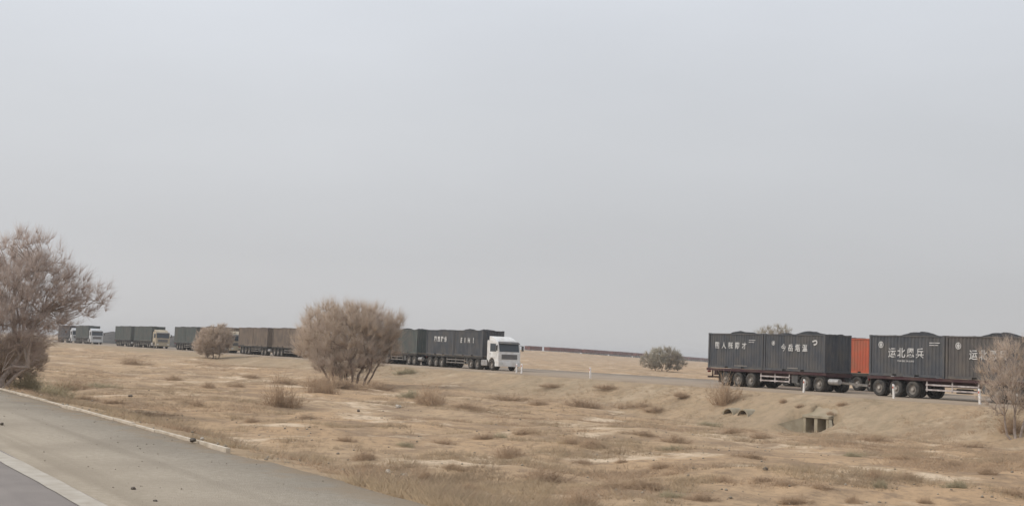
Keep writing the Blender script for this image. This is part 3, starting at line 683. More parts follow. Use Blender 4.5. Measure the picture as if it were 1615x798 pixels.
# low dark mounds seen between the far lorries
def mound(px, depth, wd, h, label):
    d = ray(px, 530); t = depth / np.dot(d, np.array(fw)); x, y = (d * t)[:2]
    n = 40; th = np.linspace(0, 2 * math.pi, n, endpoint=False); v, f = [], []
    z0 = float(gz(x, y)) - 0.2
    rings = 10
    for i in range(rings + 1):
        q = i / rings
        for a in th:
            rr = (1 - q) * wd * (0.5 + 0.06 * math.sin(3 * a + px)); hh = h * (q ** 0.8) * (1 if q < .85 else .97)
            vx, vy = rr * math.cos(a), rr * 0.7 * math.sin(a)
            v.append((vx, vy, hh + (0.12 * float(vnoise(vx + px, vy, 1.2, 5)) if 0 < i else -0.3)))
    for i in range(rings):
        for j in range(n): f.append((i * n + j, i * n + (j + 1) % n, (i + 1) * n + (j + 1) % n, (i + 1) * n + j))
    o = link('dark_mound', npmesh('dark_mound', v, f, 'mound')); o.location = (x, y, z0); tag(o, label, 'stockpile', 'dark mounds behind the far lorries')
mound(178, 330, 26, 3.6, 'dark mound between the second and third lorries from the left')
mound(278, 300, 22, 3.0, 'dark mound just right of the third lorry cab from the left')

# ------------------------------------------------------------------ railway and train
def rail_point(s):
    seg = np.hypot(np.diff(RLX), np.diff(RDP)); cs = np.concatenate([[0], np.cumsum(seg)])
    l, d = np.interp(s, cs, RLX), np.interp(s, cs, RDP); z = np.interp(s, cs, RZ)
    return np.array([f0.x * d + r0.x * l, f0.y * d + r0.y * l, z])
RLEN = float(np.sum(np.hypot(np.diff(RLX), np.diff(RDP))))
bal, rails = MB(), MB()
ss = np.arange(0, RLEN, 20.0)
pv = [rail_point(s) for s in ss]
for prof, mbx in (([(-2.2, -0.6), (-1.5, 0.0), (1.5, 0.0), (2.2, -0.6)], bal), ([(-0.79, 0.0), (-0.79, 0.16), (-0.71, 0.16), (-0.71, 0.0)], rails), ([(0.71, 0.0), (0.71, 0.16), (0.79, 0.16), (0.79, 0.0)], rails)):
    vv, ff = [], []
    for i, p in enumerate(pv):
        q = pv[min(i + 1, len(pv) - 1)] - pv[max(i - 1, 0)]; q = q / np.hypot(q[0], q[1]); n_ = np.array([-q[1], q[0], 0])
        vv += [tuple(p + n_ * a + np.array([0, 0, b])) for a, b in prof]
    k = len(prof)
    for i in range(len(pv) - 1): ff += [(i * k + j, i * k + j + 1, (i + 1) * k + j + 1, (i + 1) * k + j) for j in range(k - 1)]
    mbx.poly(vv, ff)
tr = tag(link('railway_track', bal.mesh('track_bed', 'ballast')), kind='structure')
link('rails', rails.mesh('rails', 'rail'), tr)
def make_wagon():
    k = Kit(); L = 12.9
    k.add('underframe', MB().box(-L / 2, L / 2, -1.3, 1.3, 0.95, 1.2).mesh('underframe', 'steel'))
    for s in (-1, 1):
        k.add('side_wall', MB().box(-L / 2, L / 2, s * 1.5 - 0.05, s * 1.5 + 0.05, 1.1, 2.9).mesh('side_wall', 'wagon'))
        rb = MB()
        for i in range(9):
            x = -L / 2 + 0.3 + i * (L - 0.6) / 8; rb.box(x - 0.08, x + 0.08, s * 1.6 - 0.05, s * 1.6 + 0.05, 1.05, 2.87)
        k.add('side_ribs', rb.mesh('side_ribs', 'wagon'), kind='stuff')
        k.add('end_wall', MB().box(s * L / 2 - 0.05, s * L / 2 + 0.05, -1.44, 1.44, 1.21, 2.9).mesh('end_wall', 'wagon'))
        k.add('bogie', MB().box(s * 4.6 - 1.3, s * 4.6 + 1.3, -1.0, 1.0, 0.45, 0.85).mesh('bogie', 'steel'))
        for a in (-0.9, 0.9):
            k.add('wheelset', MB().cyl((s * 4.6 + a, -0.8, 0.46), (s * 4.6 + a, -0.68, 0.46), 0.46, n=14).cyl((s * 4.6 + a, 0.68, 0.46), (s * 4.6 + a, 0.8, 0.46), 0.46, n=14).cyl((s * 4.6 + a, -0.68, 0.46), (s * 4.6 + a, 0.68, 0.46), 0.08, n=8).mesh('wheelset', 'steel'))
        k.add('coupler', MB().box(s * (L / 2 + 0.35) - 0.32, s * (L / 2 + 0.35) + 0.32, -0.1, 0.1, 0.95, 1.15).mesh('coupler', 'steel'))
    k.add('coal_load', MB().poly([(-6.3, -1.4, 2.7), (6.3, -1.4, 2.7), (6.3, 1.4, 2.7), (-6.3, 1.4, 2.7), (-5.2, 0, 3.0), (5.2, 0, 2.98)], [(0, 1, 5, 4), (1, 2, 5), (2, 3, 4, 5), (3, 0, 4)]).mesh('coal_load', 'coal'))
    return k
WAGON = make_wagon()
ORD = 'first second third fourth fifth sixth seventh eighth ninth tenth eleventh twelfth thirteenth fourteenth fifteenth sixteenth seventeenth eighteenth nineteenth twentieth'.split()
ORD += ['twenty-' + o for o in ORD[:9]] + ['thirtieth'] + ['thirty-' + o for o in ORD[:9]]
def pixel(p):
    d = Vector(p) - Vector(CAM); q = d.dot(fw); return CXP + FPX * d.dot(rt) / q, CYP - FPX * d.dot(uu) / q
s, wi = 40.0, 0
while s < RLEN - 20:
    p, q = rail_point(s - 5), rail_point(s + 5); d = q - p
    s += 14.8 if wi % 3 else 21.5
    if not 812 < pixel((p + q) / 2)[0] < 1128: continue
    r = WAGON.place('coal_wagon', tuple((p + q) / 2 + np.array([0, 0, 0.165])), 'red-brown coal wagon of the distant train, %s counted rightwards from the white cab' % ORD[wi], 'wagon', 'wagons of the distant train', rz=math.atan2(d[1], d[0]))
    r.rotation_euler.y = -math.atan2(d[2], math.hypot(d[0], d[1])); wi += 1

# ------------------------------------------------------------------ culverts, posts, stones
def road_x(px, y):                     # where the sight line at this column crosses the line Y = y
    d = ray(px, 600); return d[0] / d[1] * y
def culvert_pipe(x, label):
    dia, yf, zc = 0.95, 54.85, -1.72
    root = tag(empty('pipe_culvert', (x, yf, zc - dia / 2)), label, 'culvert', 'twin pipe culverts')
    o_ = MB().lathe_y([(dia / 2, 0.0), (dia / 2 + 0.08, 0.0), (dia / 2 + 0.08, 3.0), (dia / 2, 3.0), (dia / 2, 0.0)], 26)
    link('pipe', o_.mesh('pipe', 'concrete'), root).location = (0, 0, dia / 2)
    link('pipe_shade_disc', MB().cyl((0, 2.8, 0), (0, 2.9, 0), dia / 2 - 0.002, n=22).mesh('pipe_shade_disc', 'hole_shade'), root).location = (0, 0, dia / 2)  # dark disc closes the pipe, painted as the shade within
culvert_pipe(road_x(1151, 54.95), 'left round pipe culvert opening at foot of the embankment')
culvert_pipe(road_x(1174, 54.95), 'right round pipe culvert opening at foot of the embankment')
def box_culvert():
    x, y, z = BOXC
    root = tag(empty('box_culvert', (x, y, z)), 'pale concrete culvert with two square openings under the embankment', 'culvert')
    w2, h, dp = 0.72, 0.92, 1.7
    cc = 0.50
    for c in (-cc, cc):
        link('opening_floor', MB().box(c - w2 / 2, c + w2 / 2, 0.05, dp, -0.1, 0.0).mesh('opening_floor', 'concrete'), root)
        link('opening_shade_panel', MB().box(c - w2 / 2, c + w2 / 2, dp - 0.1, dp, 0.003, h - 0.003).mesh('opening_shade_panel', 'hole_shade'), root)  # dark panel closes the opening, shade of its depth painted on
    link('centre_pier', MB().box(-cc + w2 / 2, cc - w2 / 2, 0, dp, -0.1, h).mesh('centre_pier', 'concrete', 0.02), root)
    for s_ in (-1, 1):
        xa = s_ * (cc + w2 / 2 + 0.22); a, b = sorted((s_ * (cc + w2 / 2), xa))
        link('side_wall', MB().box(a, b, 0, dp, -0.1, h).mesh('side_wall', 'concrete', 0.02), root)
        v = [(xa, 0.02, -0.3), (xa + s_ * 1.3, -1.1, -0.3), (xa + s_ * 1.3, -1.1, 0.35), (xa, 0.02, h), (xa, 0.22, -0.3), (xa + s_ * 1.3, -0.9, -0.3), (xa + s_ * 1.3, -0.9, 0.35), (xa, 0.22, h)]
        link('wing_wall', MB().poly(v, [(0, 1, 2, 3), (4, 7, 6, 5), (0, 4, 5, 1), (1, 5, 6, 2), (2, 6, 7, 3), (3, 7, 4, 0)]).mesh('wing_wall', 'concrete'), root)
    link('earth_cover', MB().prism([(0.30, h + 0.01), (2.6, h + 0.01), (2.6, h + 1.18), (1.6, h + 0.75), (0.30, h + 0.10)], -1.5, 1.5).mesh('earth_cover', 'verge', 0.05), root).rotation_euler = (0, 0, R(90))
    link('lintel', MB().prism([(-0.06, h + 0.002), (0.34, h + 0.002), (0.34, h + 0.16), (-0.06, h + 0.16)], -1.12, 1.12).mesh('lintel', 'concrete', 0.02), root).rotation_euler = (0, 0, R(90))

box_culvert()
def make_post():
    k = Kit()
    b = k.add('post', MB().prism([(-0.06, -0.2), (0.06, -0.2), (0.06, 0.78), (-0.02, 0.86), (-0.06, 0.86)], -0.05, 0.05).mesh('post', 'post', 0.012))
    k.add('reflector', MB().box(-0.045, 0.045, -0.056, -0.051, 0.60, 0.72).mesh('reflector', 'band'), b)
    return k
POST = make_post()
for px, lab in ((814, 'white roadside post beside the white cab, left of two'), (822, 'white roadside post beside the white cab, right of two'), (931, 'white roadside post standing alone in the gap between lorries'),
                (1268, 'white roadside post in front of the near trailer dolly'), (1410, 'white roadside post in front of the near triple wheels'), (1546, 'white roadside post by the bare bush at far right')):
    o = POST.place('delineator_post', (road_x(px, ROAD0 + 0.35), ROAD0 + 0.35, 0.0), lab, 'post', 'roadside marker posts', rz=random.uniform(-0.2, 0.2))
    o.rotation_euler.x = random.uniform(-0.06, 0.06); o.rotation_euler.y = random.uniform(-0.08, 0.08)

def rock_mesh(seed, m):
    bm = bmesh.new(); bmesh.ops.create_icosphere(bm, subdivisions=2, radius=1.0); r_ = random.Random(seed)
    for v in bm.verts:
        n_ = v.co.normalized(); q = 0.75 + 0.3 * float(vnoise(n_.x * 2 + seed, n_.y * 2 + n_.z * 3, 1, seed)) + 0.12 * r_.random()
        v.co = Vector((n_.x * q, n_.y * q * 0.8, n_.z * q * 0.62))
    me = bpy.data.meshes.new('stone'); bm.to_mesh(me); bm.free(); me.materials.append(MT[m]); return me
RK = [rock_mesh(i, 'stone') for i in range(3)]; RKP = [rock_mesh(i + 5, 'pale_stone') for i in range(3)]
def rock_at(px, py, r_, lab, pale=False, on_road=False):
    if on_road:
        d = ray(px, py); t = -2.03 / d[2]; p = CAM + d * t; x, y, z = p[0], p[1], -0.02
    else: x, y, z, _ = ground_at(px, py)
    o = link('stone', random.choice(RKP if pale else RK)); o.location = (x, y, z + r_ * 0.35); o.scale = (r_, r_, r_); o.rotation_euler = (0, 0, random.uniform(0, 6))
    tag(o, lab, 'stone', 'loose stones')
rock_at(206, 626, 0.14, 'dark stone on bare sand beyond the left kerb')
rock_at(565, 650, 0.13, 'small dark stone on sand in front of the large bush')
rock_at(304, 697, 0.085, 'dark stone beside the end of the pale kerb', on_road=True)
rock_at(318, 694, 0.06, 'pale stone beside the end of the pale kerb', True, True)
rock_at(210, 773, 0.045, 'dark pebble lying in the middle of the gravel shoulder', on_road=True)
rock_at(245, 792, 0.035, 'dark pebble at the bottom edge of the gravel shoulder', on_road=True)
rock_at(3, 671, 0.07, 'dark pebble on the shoulder at the left edge', on_road=True)
rock_at(1207, 742, 0.10, 'dark stone on the sand in the lower right', False)
rock_at(628, 643, 0.20, 'pale stone on the sand right of the large bush', True)
rock_at(612, 746, 0.10, 'pale stone in dry grass near the shoulder, left of two', True)
rock_at(639, 752, 0.09, 'pale stone in dry grass near the shoulder, right of two', True)

# ------------------------------------------------------------------ trees and shrubs
def cones(P0, P1, rb, rt_=0.25):       # thin three-sided twigs
    P0, P1 = np.asarray(P0, float), np.asarray(P1, float); n = len(P0)
    rb = np.broadcast_to(np.asarray(rb, float), (n,))
    d = P1 - P0; d /= np.linalg.norm(d, axis=1)[:, None] + 1e-9
    a = np.cross(d, np.where(np.abs(d[:, 2:3]) < 0.9, np.array([[0, 0, 1.0]]), np.array([[1.0, 0, 0]]))); a /= np.linalg.norm(a, axis=1)[:, None] + 1e-9
    b = np.cross(d, a); v = []
    for k in range(3):
        c, s_ = math.cos(k * 2.0944), math.sin(k * 2.0944); v.append(P0 + (a * c + b * s_) * rb[:, None])
    v.append(P1); V_ = np.stack(v, 1).reshape(-1, 3); o = np.arange(n)[:, None] * 4
    F_ = np.concatenate([o + np.array([[0, 1, 3]]), o + np.array([[1, 2, 3]]), o + np.array([[2, 0, 3]])])
    return V_, F_
def tubes(segs, n=6):
    mbx = MB()
    for p0, p1, ra, rb in segs: mbx.cyl(p0, p1, ra, rb, n=n, caps=False)
    return mbx
def sample_env(ells, n, g):
    vol = np.array([e_[3] * e_[4] * e_[5] for e_ in ells]); pick = g.choice(len(ells), n, p=vol / vol.sum())
    d = g.normal(size=(n, 3)); d /= np.linalg.norm(d, axis=1)[:, None]; rr = g.random(n) ** (1 / 2.6)
    E = np.array(ells)[pick]; return E[:, :3] + d * rr[:, None] * E[:, 3:6]
def make_tree(seed, ells, stems, n1, n2, n3, ntw, twl, rad1=0.09, twr=0.006, upb=0.55, limb_m='bark', twig_m='twig_brown', tree=True):
    """ells: crown lobes (x, y, z, rx, ry, rz) in metres about the foot. Returns (trunk mesh, crown mesh)."""
    g = np.random.default_rng(seed); segs = []
    P1 = sample_env([(e_[0], e_[1], e_[2] * 0.85, e_[3] * 0.6, e_[4] * 0.6, e_[5] * 0.6) for e_ in ells], n1, g)
    P2 = sample_env([(e_[0], e_[1], e_[2], e_[3] * 0.85, e_[4] * 0.85, e_[5] * 0.85) for e_ in ells], n2, g)
    P3 = sample_env(ells, n3, g); P3[:, 2] = np.maximum(P3[:, 2], 0.15)
    def curve(p, q, ra, rb, k, sag):
        p, q = np.array(p), np.array(q); last = p
        off = g.normal(size=3) * np.linalg.norm(q - p) * sag
        for i in range(1, k + 1):
            t = i / k; c = p + (q - p) * t + off * math.sin(math.pi * t) + g.normal(size=3) * 0.03 * (t < 1)
            segs.append((last, c, ra + (rb - ra) * (i - 1) / k, ra + (rb - ra) * t)); last = c
    forks = []
    for (sx, sy, hx, hy, hh, r_) in stems:
        curve((sx, sy, -0.2), (hx, hy, hh), r_, r_ * 0.72, 4, 0.06); forks.append((hx, hy, hh))
    forks = np.array(forks)
    for p in P1:
        j = np.argmin(np.linalg.norm((forks - p)[:, :2], axis=1) + g.random(len(forks)) * 0.6); curve(forks[j], p, rad1, rad1 * 0.45, 4, 0.10)
    c1 = P1
    for p in P2:
        dd = np.linalg.norm(c1 - p, axis=1) + 0.8 * np.maximum(0, c1[:, 2] - p[2]); j = np.argmin(dd); curve(c1[j], p, rad1 * 0.42, rad1 * 0.18, 3, 0.10)
    tw0, tw1, twq = [], [], []
    dd = np.linalg.norm(P2[None] - P3[:, None], axis=2) + 0.6 * np.maximum(0, P2[None, :, 2] - P3[:, None, 2])
    j3 = np.argmin(dd, 1)
    mid = (P2[j3] + P3) / 2 + g.normal(size=P3.shape) * 0.08
    tw0 += [P2[j3], mid]; tw1 += [mid, P3]; twq += [np.full(len(P3), twr * 2.4), np.full(len(P3), twr * 1.9)]
    axis = P3 - np.array([[0, 0, 0.25 * P3[:, 2].max()]]); axis /= np.linalg.norm(axis, axis=1)[:, None]
    k = g.integers(0, len(P3), ntw); t = g.random(ntw)[:, None]
    st = mid[k] * (1 - t) + P3[k] * t
    d = axis[k] * 0.8 + np.array([[0, 0, upb]]) + g.normal(size=(ntw, 3)) * 0.5; d /= np.linalg.norm(d, axis=1)[:, None]
    ln = twl * (0.35 + 0.9 * g.random(ntw))[:, None]
    en = st + d * ln; en[:, 2] = np.maximum(en[:, 2], 0.05)
    tw0.append(st); tw1.append(en); twq.append(np.full(ntw, twr))
    Vt, Ft = cones(np.concatenate(tw0), np.concatenate(tw1), np.concatenate(twq))
    return tubes(segs).mesh('trunk', limb_m, smooth=True), npmesh('crown', Vt, Ft, twig_m)
def plant_tree(name, px, py, meshes, label, cat, sc=1.0, yaw=None, group=None, sink=0.0):
    x, y, z, dep = ground_at(px, py)
    yaw = math.atan2(r0.y, r0.x) if yaw is None else yaw
    root = tag(empty(name, (x, y, z - sink), yaw), label, cat, group); root.scale = (sc, sc, sc)
    link('trunk', meshes[0], root); link('crown', meshes[1], root)
    return root, dep

# large bare tree at the left edge (local x runs to the right of the picture)
t = make_tree(21, [(0.2, 0, 4.6, 3.9, 3.2, 2.2), (0.8, 0.4, 5.9, 2.5, 2.2, 1.8), (3.7, 0.2, 4.5, 1.7, 1.6, 1.3), (-3.2, 0.3, 5.0, 2.6, 2.4, 2.2), (1.5, -0.4, 3.0, 2.2, 2.0, 1.2), (-1.6, 0, 2.4, 2.4, 2, 1.6), (0.2, 0, 1.5, 2.0, 1.6, 1.1)],
    [(-0.15, 0, -0.5, 0.1, 1.4, 0.20), (0.15, 0.1, 0.9, 0.3, 1.5, 0.15), (-0.3, -0.1, -1.4, -0.2, 1.3, 0.14), (0.3, -0.2, 1.6, -0.3, 1.0, 0.10)], 24, 220, 2400, 36000, 0.68, rad1=0.075, twr=0.006, limb_m='bark_l', twig_m='twig_mauve')
plant_tree('bare_tree', -6, 610, t, 'large bare mauve-grey tree at the left edge beside the road', 'tree', 0.80)
# large brown bush in the middle
t = make_tree(33, [(0, 0, 3.5, 3.3, 3.0, 2.1), (-0.8, 0.2, 4.6, 2.5, 2.2, 1.4), (1.5, 0, 4.3, 2.1, 1.8, 1.5), (-2.3, 0, 2.8, 1.7, 1.7, 1.6), (2.0, 0, 2.8, 1.6, 1.7, 1.5), (-0.5, 0, 1.7, 2.5, 2, 1.1), (-0.3, 0.2, 1.0, 2.2, 1.7, 0.9)],
    [(0, 0, 0.1, 0, 1.6, 0.12), (0.5, 0.2, 1.1, 0.3, 1.7, 0.10), (-0.5, 0.1, -1.0, 0.2, 1.6, 0.11), (-1.0, -0.1, -1.9, 0, 1.4, 0.09), (0.9, -0.2, 1.5, -0.6, 1.4, 0.09), (0.2, -0.4, 0.2, -1.1, 1.6, 0.1), (-0.75, -0.3, -0.9, -0.5, 1.7, 0.08), (1.15, 0.1, 1.9, 0.2, 1.5, 0.07)], 26, 240, 2600, 40000, 0.85, rad1=0.05, twr=0.0055, upb=1.1, limb_m='bark', twig_m='twig_brown')
plant_tree('large_bush', 549, 606, t, 'large dense brown bare bush in front of the lorries', 'bush', 1.12)[0].scale = (1.27, 1.15, 1.14)
# small round bush in front of the left lorries
SB = make_tree(41, [(0, 0, 2.2, 2.2, 2.0, 1.7), (0.8, 0, 2.9, 1.5, 1.4, 1.2), (-0.9, 0.2, 1.6, 1.4, 1.3, 1.2)],
    [(0, 0, 0, 0, 0.8, 0.09), (0.3, 0.1, 0.6, 0.2, 0.8, 0.07), (-0.3, 0, -0.7, 0, 0.8, 0.07)], 12, 90, 1200, 20000, 0.45, rad1=0.04, twr=0.009, upb=0.7)
plant_tree('round_bush', 336, 565, SB, 'small round brown bush in front of the left lorries', 'bush', 1.25, sink=0.5)
plant_tree('undergrowth_bush', 22, 612, SB, 'dense brown undergrowth bush at the foot of the large left tree', 'bush', 0.62, yaw=2.0, sink=0.15)
# grey-green bush behind the haul road
GB = make_tree(47, [(0, 0, 1.8, 2.6, 2.2, 1.5), (0.6, 0, 2.3, 2.0, 1.8, 1.2), (-1.4, 0, 1.6, 1.6, 1.5, 1.2), (1.8, 0, 1.5, 1.4, 1.3, 1.1)],
    [(0, 0, 0, 0, 0.6, 0.08), (0.5, 0, 0.9, 0.1, 0.6, 0.07), (-0.5, 0, -0.9, 0, 0.6, 0.07)], 12, 70, 900, 20000, 0.45, rad1=0.04, twr=0.010, upb=0.6, twig_m='twig_grey')
plant_tree('grey_bush', 1044, 585, GB, 'grey-green round bush beyond the road left of the near containers', 'bush', 1.4, sink=0.45)
# bare tree showing above the near containers
BT = make_tree(53, [(0, 0, 5.4, 2.6, 2.4, 1.8), (1.2, 0, 6.2, 1.6, 1.6, 1.1), (-2.2, 0, 4.9, 1.8, 1.6, 1.2)],
    [(0, 0, 0.2, 0, 2.6, 0.16)], 9, 60, 500, 7000, 0.5, rad1=0.07, twr=0.008, upb=0.7, twig_m='twig_grey')
d_ = ray(1216, 560); t_ = 150 / float(np.dot(d_, np.array(fw)))
root = tag(empty('bare_tree', (d_[0] * t_, d_[1] * t_, float(gz(d_[0] * t_, d_[1] * t_)) - 0.1), math.atan2(r0.y, r0.x)), 'bare tree top showing above the two near left containers', 'tree')
link('trunk', BT[0], root); link('crown', BT[1], root)
# sparse bare bush at the right edge
RB = make_tree(59, [(0, 0, 3.2, 2.0, 1.8, 1.9), (-0.9, 0, 3.6, 1.3, 1.2, 1.4), (0.8, 0.2, 2.4, 1.6, 1.5, 1.6), (-0.9, 0, 2.0, 1.2, 1.2, 1.1)],
    [(0, 0, -0.1, 0, 1.1, 0.08), (0.2, 0, 0.6, 0.1, 1.2, 0.07), (-0.2, 0, -0.6, 0, 1.1, 0.06)], 12, 90, 700, 6000, 0.55, rad1=0.03, twr=0.0055, upb=0.8, twig_m='twig_brown', limb_m='bark_l')
plant_tree('bare_bush', 1603, 692, RB, 'tall sparse bare bush at the right edge in front of the trailer', 'bush', 1.0)

# low dry shrubs on the plain
def shrub_mesh(seed, n, m, erect=0.5, lumps=4):
    g = np.random.default_rng(seed)
    cx, cy, cr = g.normal(size=lumps) * 0.20, g.normal(size=lumps) * 0.20, g.uniform(0.22, 0.40, lumps); chh = g.uniform(0.55, 1.0, lumps)
    k = g.integers(0, lumps, n); a = g.random(n) * 2 * math.pi; rr = np.sqrt(g.random(n))
    p0 = np.stack([cx[k] + cr[k] * rr * 0.75 * np.cos(a), cy[k] + cr[k] * rr * 0.75 * np.sin(a), np.full(n, -0.05)], 1)
    hgt = chh[k] * np.sqrt(np.clip(1 - 0.85 * rr ** 2, 0, 1)) * (0.45 + 0.6 * g.random(n))
    lean = (1 - erect) * 0.35 * rr + 0.06 * g.normal(size=n)
    p1 = p0 + np.stack([np.cos(a) * lean + 0.05 * g.normal(size=n), np.sin(a) * lean + 0.05 * g.normal(size=n), hgt], 1)
    d = p1 - p0; q = g.integers(0, n, n * 3); t = (0.2 + 0.8 * g.random(n * 3))[:, None]
    q0 = p0[q] * (1 - t) + p1[q] * t
    q1 = q0 + (d[q] * 0.35 + g.normal(size=(n * 3, 3)) * 0.13) * (0.4 + 0.8 * g.random(n * 3))[:, None]; q1[:, 2] = np.maximum(q1[:, 2], 0.0)
    v, f = cones(np.concatenate([p0, q0]), np.concatenate([p1, q1]), np.concatenate([np.full(n, 0.008), np.full(n * 3, 0.006)]))
    return npmesh('shrub', v, f, m)
SH = [shrub_mesh(60 + i, 300, 'shrub', 0.2 + 0.15 * (i % 4), 3 + i % 4) for i in range(8)]
SHO = [shrub_mesh(80 + i, 300, 'shrub_olive', 0.5) for i in range(2)]
SHT = shrub_mesh(90, 260, 'shrub', 0.2, 3)
def shrub_px(px, py, wpx, hpx, me, label, group='low dry shrubs on the sandy plain', name='dry_shrub'):
    x, y, z, dep = ground_at(px, py)
    o = link(name, me); sx = wpx / FPX * dep; sz = hpx / FPX * dep
    o.location = (x, y, z - 0.03); o.scale = (sx, max(sx * 0.8, 0.3), sz); o.rotation_euler = (0, 0, math.atan2(r0.y, r0.x) + random.uniform(-0.5, 0.5))
    tag(o, label, 'shrub', group)
spec_ = [(116, 614, 56, 24, SH[0], 'round brown shrub right of the left tree foot'), (82, 626, 70, 36, SHO[0], 'pale olive shrub at the foot of the large left tree'),
    (38, 616, 56, 40, SHO[1], 'grey twiggy shrub under the large left tree'), (236, 655, 84, 17, SH[1], 'wide flat dark shrub beyond the pale kerb'),
    (440, 640, 50, 62, SHT, 'tall thin dry shrub left of the large bush'), (1143, 636, 52, 58, SHT, 'tall brown shrub in front of the leftmost near container'),
    (690, 640, 64, 42, SH[2], 'broad brown shrub right of the large bush'), (505, 620, 44, 34, SH[3], 'brown shrub at the left foot of the large bush'),
    (600, 615, 60, 22, SH[4], 'low brown shrub at the right foot of the large bush'), (1600, 680, 44, 40, SH[1], 'brown shrub at the foot of the bare bush on the right'),
    (512, 610, 56, 30, SH[5], 'dense twiggy shrub under the left half of the large bush'), (552, 612, 60, 24, SH[6], 'dense twiggy shrub under the middle of the large bush'),
    (664, 760, 30, 34, SH[3], 'single upright dark shrub close to the shoulder'), (576, 724, 40, 26, SH[0], 'small dark shrub midway between shoulder and large bush'),
    (880, 762, 100, 36, SH[4], 'widest brown shrub near the bottom centre'), (930, 800, 80, 38, SH[2], 'brown shrub cut by the bottom edge right of centre')]
for a in spec_: shrub_px(*a)
low = [(160, 612, 50, 14), (215, 576, 34, 20), (335, 612, 26, 13), (368, 610, 28, 12), (138, 631, 40, 11), (182, 636, 32, 12), (745, 645, 58, 20), (645, 628, 34, 20),
    (810, 630, 66, 13), (852, 638, 32, 13), (935, 643, 74, 19), (1000, 645, 54, 17), (1042, 651, 40, 14), (765, 692, 32, 18), (790, 690, 22, 14), (830, 684, 44, 15),
    (806, 722, 44, 30), (905, 700, 32, 20), (945, 706, 50, 20), (1000, 687, 54, 12), (1072, 699, 48, 20), (1060, 711, 40, 12), (925, 731, 44, 14), (980, 731, 20, 13),
    (1046, 736, 34, 14), (850, 758, 20, 16), (780, 797, 34, 22), (1000, 772, 90, 30), (1062, 785, 40, 18), (546, 695, 24, 15), (1148, 760, 36, 20), (1203, 758, 30, 12),
    (1241, 764, 34, 15), (1298, 772, 30, 20), (1387, 754, 36, 20), (1388, 770, 30, 20), (1441, 760, 36, 22), (1254, 792, 42, 22), (1350, 794, 26, 24), (1457, 794, 26, 18),
    (1202, 690, 30, 14), (1157, 682, 30, 13), (1120, 671, 30, 11), (1174, 722, 46, 15), (1390, 696, 40, 16), (1330, 640, 16, 10), (1312, 655, 14, 10), (1262, 643, 16, 9), (1236, 634, 12, 10),
    (1508, 770, 40, 18), (1560, 748, 36, 18), (1590, 782, 44, 22), (1120, 790, 50, 24), (700, 700, 30, 14), (720, 740, 36, 18), (740, 772, 40, 18), (640, 705, 30, 12), (490, 660, 34, 12),
    (405, 665, 30, 10), (300, 640, 36, 12), (275, 600, 30, 12), (450, 605, 34, 14), (400, 596, 34, 12), (640, 590, 40, 12), (870, 610, 40, 9), (960, 612, 40, 9), (1080, 625, 30, 11), (1500, 735, 30, 14), (1430, 725, 30, 14), (1535, 705, 40, 14), (1350, 720, 30, 14), (515, 745, 44, 9)]
marks = {'the large left tree': (20, 600), 'the pale kerb end': (360, 700), 'the large brown bush': (550, 600), 'the white cab': (805, 580), 'the lone white post': (931, 592), 'the pipe culverts': (1160, 655),
         'the square culvert': (1283, 672), 'the right bare bush': (1603, 690), 'the bottom centre edge': (810, 798), 'the bottom right corner': (1615, 798), 'the small round bush': (336, 562), 'the bottom edge below the square culvert': (1283, 798)}
byl = {}
for i, (px, py, wp, hp) in enumerate(low):
    k = min(marks, key=lambda m_: math.hypot(px - marks[m_][0], (py - marks[m_][1]) * 2)); byl.setdefault(k, []).append((math.hypot(px - marks[k][0], (py - marks[k][1]) * 2), i))
for k, lst in byl.items():
    for rank, (_, i) in enumerate(sorted(lst)):
        px, py, wp, hp = low[i]
        shrub_px(px, py, wp * 1.1, hp, SH[i % 8] if i % 7 else SHO[i % 2], 'low dry shrub on sand, %s nearest to %s' % (ORD[rank], k))

# dry grass and twig litter between the shrubs: nobody could count it
g = np.random.default_rng(99)
n = 90000
azg = g.uniform(-0.47, 0.47, n); dpg = 9 * (190 / 9) ** (g.random(n) ** 0.8)
GX, GY = f0.x * dpg + r0.x * dpg * azg, f0.y * dpg + r0.y * dpg * azg
dens = 0.5 + 0.5 * vnoise(GX, GY, 5, 20) + 0.45 * vnoise(GX, GY, 1.6, 21)
ok = (dens > 0.55 + 0.35 * g.random(n)) & (GY > SH1 + 0.25) & ((GY < ROAD0 - 0.4) | (GY > ROAD1 + 0.6))
GX, GY, dpg = GX[ok], GY[ok], dpg[ok]; n = len(GX); GZ = gz(GX, GY)
nb = 12
c = np.repeat(np.stack([GX, GY, GZ], 1), nb, 0); sz = np.repeat(g.uniform(0.5, 1.3, n) * np.where(g.random(n) < 0.12, 1.7, 1.0), nb)
th = g.uniform(0, 2 * math.pi, n * nb); q = g.random(n * nb) * 0.16 * sz
p0 = c + np.stack([q * np.cos(th), q * np.sin(th), np.full(n * nb, -0.02)], 1)
ln = (0.09 + 0.17 * g.random(n * nb)) * sz; lean = 0.3 + 1.0 * g.random(n * nb)
p1 = p0 + np.stack([np.cos(th) * lean * ln * 0.7, np.sin(th) * lean * ln * 0.7, ln * 0.75], 1)
v, f = cones(p0, p1, np.full(n * nb, 0.006))
tag(link('dry_grass', npmesh('dry_grass', v, f, 'grass')), 'short dry tan grass scattered over the sandy plain', 'grass', kind='stuff')
